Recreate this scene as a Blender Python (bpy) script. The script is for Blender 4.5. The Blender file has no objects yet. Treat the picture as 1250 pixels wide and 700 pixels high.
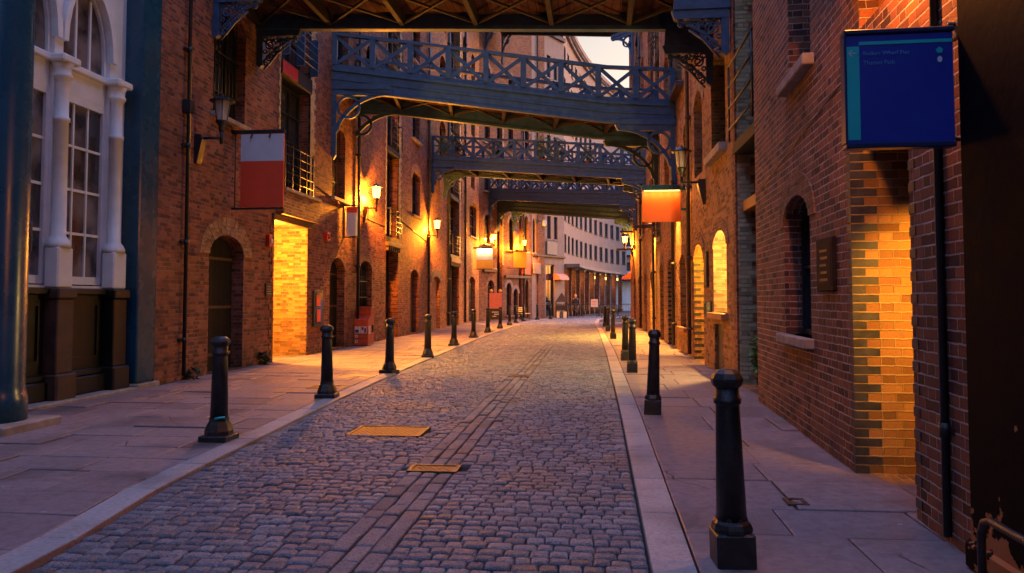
import bpy, math, random
from mathutils import Vector, Matrix
random.seed(7)
PI = math.pi
S = bpy.context.scene
COL = S.collection
LK = .36

# ------------------------------------------------------------------ helpers
class MB:
    """collects shapes; build() links them as ONE mesh object, box-projected UVs in metres"""
    def __init__(s): s.v = []; s.f = []; s.m = []; s.sm = []
    def vert(s, p): s.v.append(tuple(p)); return len(s.v) - 1
    def face(s, pts, m=0, smooth=False):
        s.f.append([s.vert(p) for p in pts]); s.m.append(m); s.sm.append(smooth)
    def idx(s, ids, m=0, smooth=False):
        s.f.append(list(ids)); s.m.append(m); s.sm.append(smooth)
    def box(s, x0, x1, y0, y1, z0, z1, m=0):
        b = len(s.v)
        for z in (z0, z1):
            for x, y in ((x0, y0), (x1, y0), (x1, y1), (x0, y1)): s.v.append((x, y, z))
        for q in ((0,3,2,1), (4,5,6,7), (0,1,5,4), (1,2,6,5), (2,3,7,6), (3,0,4,7)):
            s.idx([b + i for i in q], m)
    def bbox(s, x0, x1, y0, y1, z0, z1, c=.01, m=0):
        """box with chamfered edges"""
        b = len(s.v); X = (x0, x1); Y = (y0, y1); Z = (z0, z1); ids = {}
        for i in (0,1):
            for j in (0,1):
                for k in (0,1):
                    sx, sy, sz = (1,-1)[i], (1,-1)[j], (1,-1)[k]
                    ids[i,j,k,'x'] = s.vert((X[i], Y[j]+sy*c, Z[k]+sz*c))
                    ids[i,j,k,'y'] = s.vert((X[i]+sx*c, Y[j], Z[k]+sz*c))
                    ids[i,j,k,'z'] = s.vert((X[i]+sx*c, Y[j]+sy*c, Z[k]))
        g = lambda i,j,k,a: ids[i,j,k,a]
        for i in (0,1):
            q=[g(i,0,0,'x'),g(i,1,0,'x'),g(i,1,1,'x'),g(i,0,1,'x')]; s.idx(q if i else q[::-1], m)
            q=[g(0,i,0,'y'),g(0,i,1,'y'),g(1,i,1,'y'),g(1,i,0,'y')]; s.idx(q if i else q[::-1], m)
            q=[g(0,0,i,'z'),g(1,0,i,'z'),g(1,1,i,'z'),g(0,1,i,'z')]; s.idx(q if i else q[::-1], m)
        for j in (0,1):
            for k in (0,1):
                q=[g(0,j,k,'y'),g(1,j,k,'y'),g(1,j,k,'z'),g(0,j,k,'z')]; s.idx(q if (j==k) else q[::-1], m)
        for i in (0,1):
            for k in (0,1):
                q=[g(i,0,k,'z'),g(i,1,k,'z'),g(i,1,k,'x'),g(i,0,k,'x')]; s.idx(q if (i==k) else q[::-1], m)
        for i in (0,1):
            for j in (0,1):
                q=[g(i,j,0,'x'),g(i,j,1,'x'),g(i,j,1,'y'),g(i,j,0,'y')]; s.idx(q if (i==j) else q[::-1], m)
        for i in (0,1):
            for j in (0,1):
                for k in (0,1):
                    q=[g(i,j,k,'x'),g(i,j,k,'y'),g(i,j,k,'z')]; s.idx(q if (i+j+k)%2 else q[::-1], m)
    def bar(s, a, b, w, h, up=(0,0,1), m=0):
        """square bar from a to b, w sideways, h along up"""
        a = Vector(a); b = Vector(b); d = (b - a)
        if d.length < 1e-6: return
        d.normalize(); up = Vector(up)
        if abs(d.dot(up)) > .98: up = Vector((0,1,0)) if abs(d.y) < .9 else Vector((1,0,0))
        sd = d.cross(up).normalized(); u2 = sd.cross(d).normalized()
        base = len(s.v)
        for p in (a, b):
            for i, j in ((-1,-1), (1,-1), (1,1), (-1,1)):
                s.v.append(tuple(p + sd*(i*w/2) + u2*(j*h/2)))
        for q in ((0,1,2,3), (7,6,5,4), (0,4,5,1), (1,5,6,2), (2,6,7,3), (3,7,4,0)):
            s.idx([base + i for i in q], m)
    def tube(s, path, r, n=8, m=0, closed=False, smooth=True):
        P = [Vector(p) for p in path]; N = len(P)
        rr = r if isinstance(r, (list, tuple)) else [r]*N
        rings = []; prev = None
        for i in range(N):
            if closed: d = P[(i+1) % N] - P[i-1]
            else: d = P[min(i+1, N-1)] - P[max(i-1, 0)]
            d.normalize()
            ref = prev if prev is not None else (Vector((0,0,1)) if abs(d.z) < .9 else Vector((1,0,0)))
            a = (ref - d*ref.dot(d))
            if a.length < 1e-5: a = d.orthogonal()
            a.normalize(); prev = a; b = d.cross(a)
            rings.append([s.vert(P[i] + (a*math.cos(2*PI*k/n) + b*math.sin(2*PI*k/n))*rr[i]) for k in range(n)])
        for i in range(N if closed else N-1):
            A = rings[i]; B = rings[(i+1) % N]
            for k in range(n): s.idx((A[k], A[(k+1)%n], B[(k+1)%n], B[k]), m, smooth)
        if not closed:
            s.idx(rings[0][::-1], m); s.idx(rings[-1], m)
    def lathe(s, prof, c=(0,0,0), n=16, m=0, smooth=True, rot=0, sx=1, sy=1):
        rings = []
        for r, z in prof:
            rings.append([s.vert((c[0] + sx*r*math.cos(rot+2*PI*k/n), c[1] + sy*r*math.sin(rot+2*PI*k/n), c[2] + z)) for k in range(n)])
        for A, B in zip(rings[:-1], rings[1:]):
            for k in range(n): s.idx((A[k], A[(k+1)%n], B[(k+1)%n], B[k]), m, smooth)
        s.idx(rings[0][::-1], m); s.idx(rings[-1], m)
    def prism(s, poly, fn, t0, t1, m=0):
        """poly: 2D outline; fn(a,b,t)->3D"""
        n = len(poly)
        A = [s.vert(fn(a, b, t0)) for a, b in poly]; B = [s.vert(fn(a, b, t1)) for a, b in poly]
        s.idx(A[::-1], m); s.idx(B, m)
        for i in range(n): s.idx((A[i], A[(i+1)%n], B[(i+1)%n], B[i]), m)
    def build(s, name, mat, parent=None, off=None, fix=False):
        me = bpy.data.meshes.new(name)
        vs = s.v if off is None else [(x-off[0], y-off[1], z-off[2]) for x, y, z in s.v]
        me.from_pydata(vs, [], s.f)
        mats = mat if isinstance(mat, (list, tuple)) else [mat]
        for m_ in mats: me.materials.append(m_)
        me.polygons.foreach_set('material_index', s.m)
        me.polygons.foreach_set('use_smooth', s.sm)
        uv = me.uv_layers.new(name='UVMap').data
        me.update()
        if fix:
            import bmesh
            bm = bmesh.new(); bm.from_mesh(me); bmesh.ops.recalc_face_normals(bm, faces=bm.faces); bm.to_mesh(me); bm.free()
            uv = me.uv_layers['UVMap'].data
        co = me.vertices; out = [0.0]*(2*len(me.loops)); L = me.loops
        for p in me.polygons:
            n = p.normal; ax, ay, az = abs(n.x), abs(n.y), abs(n.z)
            for li in p.loop_indices:
                c = co[L[li].vertex_index].co
                if az > .75: out[2*li], out[2*li+1] = c.x, c.y
                elif ay >= ax: out[2*li], out[2*li+1] = c.x, c.z
                else: out[2*li], out[2*li+1] = c.y, c.z
        uv.foreach_set('uv', out)
        o = bpy.data.objects.new(name, me); COL.objects.link(o)
        if parent: o.parent = parent
        return o

def tag(o, label, cat, group=None):
    o['label'] = label; o['category'] = cat
    if group: o['group'] = group
    return o
def thing(name, label, cat, loc=(0,0,0), rz=0, group=None):
    o = bpy.data.objects.new(name, None); COL.objects.link(o)
    o.empty_display_size = .2; o.location = loc; o.rotation_euler = (0,0,rz)
    return tag(o, label, cat, group)
def struct(o): o['kind'] = 'structure'; return o
def copy_tree(o, parent=None):
    c = o.copy(); COL.objects.link(c)
    if parent: c.parent = parent
    for ch in list(o.children): copy_tree(ch, c)
    return c
def light(name, loc, power, col=(1,.44,.08), r=.06, parent=None, spot=None, aim=None, blend=.6):
    l = bpy.data.lights.new(name, 'SPOT' if spot else 'POINT')
    l.energy = power*LK; l.color = col; l.shadow_soft_size = r
    if spot: l.spot_size = spot; l.spot_blend = blend
    o = bpy.data.objects.new(name, l); COL.objects.link(o); o.location = loc
    if aim is not None: o.rotation_euler = Vector(aim).to_track_quat('-Z', 'Y').to_euler()
    if parent: o.parent = parent
    return o

# ------------------------------------------------------------------ materials
class NT:
    def __init__(s, name):
        s.mat = bpy.data.materials.new(name); s.mat.use_nodes = True
        s.t = s.mat.node_tree; s.t.nodes.clear()
        s.out = s.n('ShaderNodeOutputMaterial')
    def n(s, typ, **kw):
        x = s.t.nodes.new(typ)
        for k, v in kw.items(): setattr(x, k, v)
        return x
    def set(s, sock, v):
        if hasattr(v, 'is_output') or isinstance(v, bpy.types.NodeSocket): s.t.links.new(v, sock)
        else: sock.default_value = v
    def math(s, op, a, b=0.0, c=None):
        x = s.n('ShaderNodeMath', operation=op)
        s.set(x.inputs[0], a); s.set(x.inputs[1], b)
        if c is not None: s.set(x.inputs[2], c)
        return x.outputs[0]
    def mix(s, f, a, b, mode='MIX'):
        x = s.n('ShaderNodeMix', data_type='RGBA', blend_type=mode)
        s.set(x.inputs[0], f)
        s.set(x.inputs[6], a if not isinstance(a, tuple) else (*a[:3], 1)); s.set(x.inputs[7], b if not isinstance(b, tuple) else (*b[:3], 1))
        return x.outputs[2]
    def rng(s, v, a, b, c=0.0, d=1.0, smooth=True):
        x = s.n('ShaderNodeMapRange', interpolation_type='SMOOTHSTEP' if smooth else 'LINEAR')
        s.set(x.inputs[0], v)
        for i, k in zip((1,2,3,4), (a,b,c,d)): s.set(x.inputs[i], k)
        return x.outputs[0]
    def noise(s, vec, scale, detail=4, rough=.6, out=0):
        x = s.n('ShaderNodeTexNoise'); s.t.links.new(vec, x.inputs['Vector'])
        x.inputs['Scale'].default_value = scale; x.inputs['Detail'].default_value = detail; x.inputs['Roughness'].default_value = rough
        return x.outputs[out]
    def ramp(s, f, stops):
        x = s.n('ShaderNodeValToRGB'); s.set(x.inputs[0], f); cr = x.color_ramp
        while len(cr.elements) < len(stops): cr.elements.new(.5)
        for e, (p, c) in zip(cr.elements, stops): e.position = p; e.color = (*c, 1)
        return x.outputs[0]
    def bump(s, h, strength=.5, dist=.01):
        x = s.n('ShaderNodeBump'); s.set(x.inputs['Height'], h); x.inputs['Strength'].default_value = strength; x.inputs['Distance'].default_value = dist
        return x.outputs[0]
    def pri(s, col, rough=.6, metal=0.0, normal=None, spec=.5, emit=None, estr=0.0):
        p = s.n('ShaderNodeBsdfPrincipled')
        s.set(p.inputs['Base Color'], (*col[:3], 1) if isinstance(col, tuple) else col)
        s.set(p.inputs['Roughness'], rough); s.set(p.inputs['Metallic'], metal)
        p.inputs['Specular IOR Level'].default_value = spec
        if normal is not None: s.t.links.new(normal, p.inputs['Normal'])
        if emit is not None:
            s.set(p.inputs['Emission Color'], (*emit[:3], 1) if isinstance(emit, tuple) else emit); s.set(p.inputs['Emission Strength'], estr)
        s.t.links.new(p.outputs[0], s.out.inputs[0]); return s.mat
    def obj(s): return s.n('ShaderNodeNewGeometry').outputs['Position']

def paint(name, col, rough=.45, metal=0.0, var=.25, scale=6, bump=.15, spec=.5):
    t = NT(name); P = t.obj()
    a = t.noise(P, scale, 6, .65); b = t.noise(P, scale*9, 3)
    c = t.mix(t.rng(a, .3, .75), tuple(x*(1-var) for x in col), tuple(min(1, x*(1+var)) for x in col))
    c = t.mix(t.math('MULTIPLY', t.rng(b, .62, .75), .35), c, tuple(x*.55 for x in col))
    r = t.math('ADD', rough, t.math('MULTIPLY', t.math('SUBTRACT', a, .5), .35))
    return t.pri(c, r, metal, t.bump(t.math('ADD', a, t.math('MULTIPLY', b, .4)), bump, .02), spec)

def brick(name, tones, mortar, bump=.8, grime=.35, moss=0.0, scale=1.0):
    t = NT(name)
    uv = t.n('ShaderNodeUVMap', uv_map='UVMap').outputs[0]; P = t.obj()
    sep = t.n('ShaderNodeSeparateXYZ'); t.t.links.new(uv, sep.inputs[0])
    wob = t.noise(uv, 9, 3, .6, 1)
    ws = t.n('ShaderNodeSeparateColor'); t.t.links.new(wob, ws.inputs[0])
    u = t.math('ADD', sep.outputs[0], t.math('MULTIPLY', t.math('SUBTRACT', ws.outputs[0], .5), .024))
    v = t.math('ADD', sep.outputs[1], t.math('MULTIPLY', t.math('SUBTRACT', ws.outputs[1], .5), .020))
    H = .077*scale; W = .225*scale; PP = .3375*scale
    row = t.math('FLOOR', t.math('DIVIDE', v, H)); rv = t.math('SUBTRACT', v, t.math('MULTIPLY', row, H))
    par = t.math('MODULO', t.math('ABSOLUTE', row), 2.0)
    u2 = t.math('ADD', u, t.math('MULTIPLY', par, PP/2))
    k = t.math('FLOOR', t.math('DIVIDE', u2, PP)); tt = t.math('SUBTRACT', u2, t.math('MULTIPLY', k, PP))
    head = t.math('GREATER_THAN', tt, W)
    du = t.math('MINIMUM', t.math('MINIMUM', tt, t.math('ABSOLUTE', t.math('SUBTRACT', tt, W))), t.math('SUBTRACT', PP, tt))
    dv = t.math('MINIMUM', rv, t.math('SUBTRACT', H, rv))
    d = t.math('MINIMUM', t.math('ADD', du, .0022), dv)
    fine = t.noise(uv, 60, 4, .7)
    d2 = t.math('ADD', d, t.math('MULTIPLY', t.math('SUBTRACT', fine, .5), .006))
    mask = t.rng(d2, .004, .0085)
    cid = t.n('ShaderNodeCombineXYZ')
    t.set(cid.inputs[0], t.math('ADD', t.math('MULTIPLY', k, 2), head)); t.set(cid.inputs[1], row)
    wn = t.n('ShaderNodeTexWhiteNoise', noise_dimensions='2D'); t.t.links.new(cid.outputs[0], wn.inputs['Vector'])
    val = wn.outputs[0]
    big = t.noise(P, .55, 4, .6); mid = t.noise(P, 3.1, 5, .6)
    val2 = t.math('ADD', t.math('MULTIPLY', val, .85), t.math('MULTIPLY', t.rng(mid, .3, .7), .15))
    blk = t.rng(t.math('FRACT', t.math('MULTIPLY', val, 17.31)), .80, .86)
    n = len(tones)
    bc = t.ramp(val2, [(i/(n-1), c) for i, c in enumerate(tones)])
    bc = t.mix(t.math('MULTIPLY', t.rng(fine, .45, .75), .45), bc, tuple(x*.5 for x in tones[0]))
    bc = t.mix(t.math('MULTIPLY', blk, .6), bc, tuple(x*.45 for x in tones[0]))
    spots = t.noise(uv, 140, 2, .5)
    bc = t.mix(t.math('MULTIPLY', t.rng(spots, .66, .72), .5), bc, tuple(min(1, x*2.2+.05) for x in tones[-1]))
    mc = t.mix(t.rng(mid, .35, .7), tuple(x*.55 for x in mortar), mortar)
    col = t.mix(mask, mc, bc)
    g = t.rng(big, .42, .72)
    col = t.mix(t.math('MULTIPLY', g, grime), col, (.018, .013, .012))
    # soot streaks running down
    st = t.n('ShaderNodeMapping'); t.t.links.new(uv, st.inputs[0]); st.inputs['Scale'].default_value = (2.2, .12, 1)
    streak = t.rng(t.noise(st.outputs[0], 2.0, 4, .6), .58, .78)
    col = t.mix(t.math('MULTIPLY', streak, grime*.9), col, (.02, .014, .012))
    if moss:
        sp = t.n('ShaderNodeSeparateXYZ'); t.t.links.new(P, sp.inputs[0])
        low = t.rng(sp.outputs[2], 0.0, .55, 1.0, 0.0)
        col = t.mix(t.math('MULTIPLY', t.math('MULTIPLY', low, t.rng(t.noise(P, 4, 5), .42, .6)), moss), col, (.022, .03, .010))
    h = t.math('ADD', t.math('MULTIPLY', mask, 1.0), t.math('MULTIPLY', fine, .35))
    h = t.math('ADD', h, t.math('MULTIPLY', val, .35))
    return t.pri(col, t.math('ADD', .72, t.math('MULTIPLY', fine, .2)), 0, t.bump(h, min(1, bump*1.1), .020), .3)

def island(name, tones, rough=.5, bumpk=.5, scale=25, wetness=.2, spec=.5, dirt=(.02,.018,.018), dist=.012, worn=False, speck=0.0):
    t = NT(name); g = t.n('ShaderNodeNewGeometry'); P = g.outputs['Position']; r = g.outputs['Random Per Island']
    n = len(tones)
    a = t.noise(P, scale, 6, .7); b = t.noise(P, 1.1, 5, .6); c = t.noise(P, scale*5, 3, .6)
    col = t.ramp(r, [(i/(n-1), x) for i, x in enumerate(tones)])
    col = t.mix(t.math('MULTIPLY', t.rng(a, .35, .7), .5), col, tuple(x*.55 for x in tones[0]))
    col = t.mix(t.math('MULTIPLY', t.rng(c, .55, .75), .4), col, tuple(min(1, x*1.5) for x in tones[-1]))
    col = t.mix(t.math('MULTIPLY', t.rng(b, .45, .7), .5), col, dirt)
    hgt = t.math('ADD', a, t.math('MULTIPLY', c, .35))
    if speck:
        sp_ = t.noise(P, 95, 3, .7); sd_ = t.noise(P, 70, 2, .6, 0)
        col = t.mix(t.math('MULTIPLY', t.rng(sp_, .54, .64), speck*.6), col, (.52,.55,.60)); col = t.mix(t.math('MULTIPLY', t.rng(sd_, .46, .38), speck*.5), col, (.035,.042,.06))
        hgt = t.math('ADD', hgt, t.math('MULTIPLY', sp_, .5))
    if worn:
        vo = t.n('ShaderNodeTexVoronoi', feature='DISTANCE_TO_EDGE'); wv = t.noise(P, 2.5, 3, .5, 1)
        vm = t.n('ShaderNodeMix', data_type='RGBA'); vm.inputs[0].default_value = .12; t.t.links.new(P, vm.inputs[6]); t.t.links.new(wv, vm.inputs[7])
        t.t.links.new(vm.outputs[2], vo.inputs['Vector']); vo.inputs['Scale'].default_value = 1.15
        ck = t.math('MULTIPLY', t.rng(vo.outputs['Distance'], .003, .009, 1, 0), t.rng(t.noise(P, .9, 2), .56, .60))
        gv = t.n('ShaderNodeTexVoronoi'); t.t.links.new(P, gv.inputs['Vector']); gv.inputs['Scale'].default_value = 3.2
        gs = t.n('ShaderNodeSeparateColor'); t.t.links.new(gv.outputs['Color'], gs.inputs[0])
        gum = t.math('MULTIPLY', t.rng(gv.outputs['Distance'], .05, .075, 1, 0), t.math('GREATER_THAN', gs.outputs[0], .55))
        col = t.mix(t.math('MULTIPLY', gum, .5), col, t.mix(t.math('GREATER_THAN', gs.outputs[1], .5), (.05,.045,.05), (.42,.38,.37)))
        col = t.mix(t.math('MULTIPLY', ck, .85), col, (.015,.013,.014))
        hgt = t.math('SUBTRACT', hgt, t.math('MULTIPLY', ck, 1.2))
    ro = t.math('SUBTRACT', t.math('ADD', rough, t.math('MULTIPLY', a, .25)), t.math('MULTIPLY', t.rng(b, .4, .7), wetness))
    return t.pri(col, ro, 0, t.bump(hgt, bumpk, dist), spec)

def glass(name, col=(.02,.025,.035), rough=.06):
    t = NT(name); P = t.obj()
    n = t.noise(P, 1.3, 2)
    return t.pri(col, rough, 0, t.bump(n, .05, .05), .8)

def old_glass(name, a, b):
    t = NT(name); P = t.obj(); n = t.noise(P, 1.7, 3, .5); m_ = t.noise(P, 5, 3, .5)
    return t.pri(t.mix(t.rng(n, .4, .62), a, b), .07, 0, t.bump(m_, .12, .05), .8)

def glow(name, col, strength, mixt=.45):
    t = NT(name); e = t.n('ShaderNodeEmission'); e.inputs[0].default_value = (*col, 1); e.inputs[1].default_value = strength
    tr = t.n('ShaderNodeBsdfTransparent'); mx = t.n('ShaderNodeMixShader'); mx.inputs[0].default_value = 1-mixt
    t.t.links.new(tr.outputs[0], mx.inputs[1]); t.t.links.new(e.outputs[0], mx.inputs[2]); t.t.links.new(mx.outputs[0], t.out.inputs[0])
    return t.mat

def clear_glass(name):
    t = NT(name)
    tr = t.n('ShaderNodeBsdfTransparent'); tr.inputs[0].default_value = (.85,.8,.8,1)
    p = t.n('ShaderNodeBsdfPrincipled'); p.inputs['Base Color'].default_value = (.6,.55,.55,1); p.inputs['Roughness'].default_value = .12
    mx = t.n('ShaderNodeMixShader'); mx.inputs[0].default_value = .45
    t.t.links.new(tr.outputs[0], mx.inputs[1]); t.t.links.new(p.outputs[0], mx.inputs[2]); t.t.links.new(mx.outputs[0], t.out.inputs[0])
    return t.mat

M = {}
RED = [(.075,.024,.018), (.19,.052,.032), (.27,.078,.042), (.34,.115,.06), (.21,.058,.046)]
M['brick_left'] = brick('brick_left', RED, (.34,.25,.18), grime=.4, moss=.6)
M['brick_right'] = brick('brick_right', [(.055,.021,.017), (.16,.048,.028), (.24,.073,.036), (.30,.10,.046), (.17,.055,.04)], (.60,.47,.40), bump=1.0, grime=.3, moss=.3)
M['brick_lamplit'] = brick('brick_lamplit', [(.13,.05,.022), (.28,.108,.042), (.38,.155,.06), (.45,.20,.08), (.31,.11,.052)], (.40,.29,.18), grime=.3, moss=.3)  # same red brick, orange lamp glow put into its tones
M['brick_orange'] = brick('brick_orange', [(.13,.05,.028), (.24,.085,.04), (.33,.13,.06), (.38,.17,.085)], (.45,.34,.24), grime=.15)
M['brick_yellow'] = brick('brick_yellow', [(.40,.27,.13), (.52,.38,.20), (.6,.46,.26), (.46,.33,.18)], (.45,.37,.26), grime=.2)
M['brick_gold_lit'] = brick('brick_gold_lit', [(.15,.07,.025), (.26,.13,.045), (.34,.18,.06), (.30,.14,.05)], (.5,.36,.18), grime=.15)  # brick of lit recesses, amber lamplight worked into the tones
M['brick_blue'] = paint('brick_blue', (.030,.031,.042), .6, var=.5, scale=7, bump=.4, spec=.3)
M['brick_far'] = brick('brick_far', [(.14,.055,.03), (.24,.095,.045), (.30,.13,.06)], (.36,.27,.2), grime=.25)
M['arch_brick'] = brick('arch_brick', [(.25,.12,.06), (.36,.19,.1), (.42,.24,.13)], (.4,.3,.22), grime=.15)
M['stone'] = paint('stone', (.34,.26,.21), .8, var=.3, scale=5, bump=.3, spec=.3)
M['stucco'] = paint('stucco', (.31,.235,.195), .85, var=.12, scale=2, bump=.2, spec=.25)
M['stucco_pale'] = paint('stucco_pale', (.55,.58,.60), .8, var=.1, scale=2, bump=.1, spec=.25)
M['blue'] = paint('blue_paint', (.008,.055,.095), .27, var=.12, scale=2, bump=.04)
M['blue_iron'] = paint('blue_iron', (.032,.070,.145), .5, var=.3, scale=5, bump=.2)
M['black'] = paint('black_paint', (.013,.012,.014), .40, var=.6, scale=11, bump=.4)
M['black_door'] = paint('black_door', (.0045,.0035,.004), .4, var=.4, scale=4, bump=.15)
M['white'] = paint('white_paint', (.66,.65,.65), .5, var=.1, scale=3, bump=.1)
M['brown'] = paint('brown_wood', (.06,.028,.018), .6, var=.4, scale=5, bump=.25)
M['frame_dark'] = paint('dark_frame', (.018,.018,.024), .6, var=.3, spec=.25)
M['plaque'] = paint('plaque', (.022,.014,.012), .75, var=.3, scale=12, bump=.2, spec=.12)
M['frame_orange'] = paint('orange_timber', (.34,.13,.045), .6, var=.25, scale=6, bump=.2)
M['soffit_iron'] = paint('soffit_iron', (.030,.020,.020), .65, var=.3, scale=5, bump=.2, spec=.2)
M['soffit'] = paint('soffit_boards', (.16,.048,.034), .75, var=.35, scale=4, bump=.3)
M['glass'] = glass('window_glass')
M['glass_shop'] = old_glass('shop_glass', (.035,.028,.028), (.17,.14,.135))
M['glass_far'] = glass('far_glass', (.06,.07,.10), .12)
M['glass_blue'] = glass('balcony_glass', (.35,.5,.55), .15)
M['lamp_glow'] = glow('lamp_glow', (1,.52,.10), 1.1, .6)
M['lamp_clear'] = clear_glass('lamp_clear')
M['steel'] = paint('steel', (.13,.095,.07), .5, 1.0, var=.6, scale=16, bump=.6)
M['sign_red'] = paint('sign_red', (.75,.07,.022), .5, var=.08, scale=2, bump=.05)
M['sign_white'] = paint('sign_white', (.55,.57,.62), .5, var=.06, scale=2, bump=.05)
M['sign_orange'] = paint('sign_orange', (.62,.10,.012), .5, var=.06, scale=2, bump=.05)
M['sign_yellow'] = paint('sign_yellow', (.75,.42,.06), .5, var=.08, scale=2, bump=.05)
M['sign_ochre'] = paint('sign_ochre', (.26,.17,.04), .55, var=.1, scale=2, bump=.05)
M['sign_navy'] = paint('sign_navy', (.012,.03,.30), .4, var=.06, scale=2, bump=.02)
M['sign_navy_edge'] = paint('sign_navy_edge', (.006,.02,.08), .4, var=.06, scale=2, bump=.02)
M['sign_teal'] = paint('sign_teal', (.012,.46,.48), .4, var=.06, scale=2, bump=.02)
M['sign_text'] = paint('sign_text', (.07,.26,.55), .5, var=.05, bump=.02)
M['salmon'] = paint('salmon', (.70,.22,.14), .6, var=.1)
M['red_box'] = paint('red_box', (.42,.06,.025), .5, var=.25, scale=9, bump=.2)
M['alarm'] = paint('alarm_red', (.45,.02,.02), .4, var=.1)
M['leaf'] = paint('leaf', (.11,.20,.035), .6, var=.5, scale=30, bump=.1)
M['leaf_dark'] = paint('leaf_dark', (.02,.045,.02), .6, var=.5, scale=30, bump=.1)
M['terracotta'] = paint('terracotta', (.3,.11,.05), .8, var=.2)
M['skin'] = paint('skin', (.45,.26,.18), .55, var=.05)
M['coat'] = paint('dark_coat', (.015,.014,.02), .8, var=.2)
M['hair'] = paint('light_hair', (.45,.27,.10), .6, var=.2)
def flaky(name, col, under):
    t = NT(name); P = t.obj(); a = t.noise(P, 3.2, 5, .6); b = t.noise(P, 14, 4, .6)
    sp = t.n('ShaderNodeSeparateXYZ'); t.t.links.new(P, sp.inputs[0])
    low = t.rng(sp.outputs[2], .15, .8, .16, -.05)
    m_ = t.rng(t.math('ADD', a, low), .69, .71)
    c = t.mix(t.rng(b, .3, .7), tuple(q*.7 for q in col), tuple(q*1.4 for q in col))
    c = t.mix(m_, c, under)
    return t.pri(c, t.math('ADD', .55, t.math('MULTIPLY', b, .3)), 0, t.bump(t.math('SUBTRACT', b, m_), .2, .01), .04)
M['brown_post'] = flaky('flaking_brown_paint', (.006,.004,.005), (.38,.15,.06))
M['setts'] = island('granite_setts', [(.12,.165,.225), (.20,.255,.325), (.26,.32,.39), (.36,.42,.48), (.22,.25,.30)], .46, 1.0, 38, .15, .4, (.07,.074,.085), .03, speck=.8)
M['rail_stone'] = island('wheel_stones', [(.13,.17,.225), (.20,.25,.315), (.26,.31,.375), (.33,.37,.425)], .5, 1.0, 38, .05, .3, (.07,.074,.085), .03, speck=.8)
M['flags'] = island('york_flags', [(.18,.135,.14), (.235,.178,.178), (.29,.213,.205), (.20,.165,.175), (.26,.178,.178)], .55, .6, 11, .22, .4, (.05,.042,.045), worn=True)
M['kerb'] = island('granite_kerb', [(.30,.28,.28), (.37,.34,.33), (.43,.38,.36)], .55, .35, 30, .15, .4)
M['dirt'] = paint('dirt_joint', (.02,.018,.018), .9, var=.4, scale=9, bump=.4)
M['asphalt'] = paint('asphalt', (.09,.085,.09), .8, var=.3, scale=12, bump=.3)

def boards(name, col, w, axis=0):
    """painted boards with dark gaps, by UV"""
    t = NT(name); uv = t.n('ShaderNodeUVMap', uv_map='UVMap').outputs[0]; P = t.obj()
    s_ = t.n('ShaderNodeSeparateXYZ'); t.t.links.new(uv, s_.inputs[0])
    x = t.math('DIVIDE', s_.outputs[axis], w); f = t.math('FRACT', x)
    e = t.math('MINIMUM', f, t.math('SUBTRACT', 1.0, f)); m_ = t.rng(e, .015, .06)
    wn = t.n('ShaderNodeTexWhiteNoise', noise_dimensions='1D'); t.set(wn.inputs['W'], t.math('FLOOR', x))
    c = t.mix(wn.outputs[0], tuple(q*.7 for q in col), tuple(q*1.25 for q in col))
    n = t.noise(P, 6, 5)
    c = t.mix(t.math('MULTIPLY', t.rng(n, .4, .7), .5), c, tuple(q*.5 for q in col))
    c = t.mix(m_, (.008,.006,.006), c)
    return t.pri(c, .6, 0, t.bump(t.math('ADD', m_, t.math('MULTIPLY', n, .3)), .6, .01), .12)
M['door_boards'] = boards('door_boards', (.014,.012,.013), .11)
M['deck_boards'] = boards('deck_boards', (.075,.027,.022), .16, 0)

# ------------------------------------------------------------------ wall builder (local frame: x along wall, y INTO the wall, z up)
def arch_pts(u0, u1, vs, rise, n=12):
    c = (u0+u1)/2; r = (u1-u0)/2
    return [(c - r*math.cos(PI*i/n), vs + rise*math.sin(PI*i/n)) for i in range(n+1)]

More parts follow.
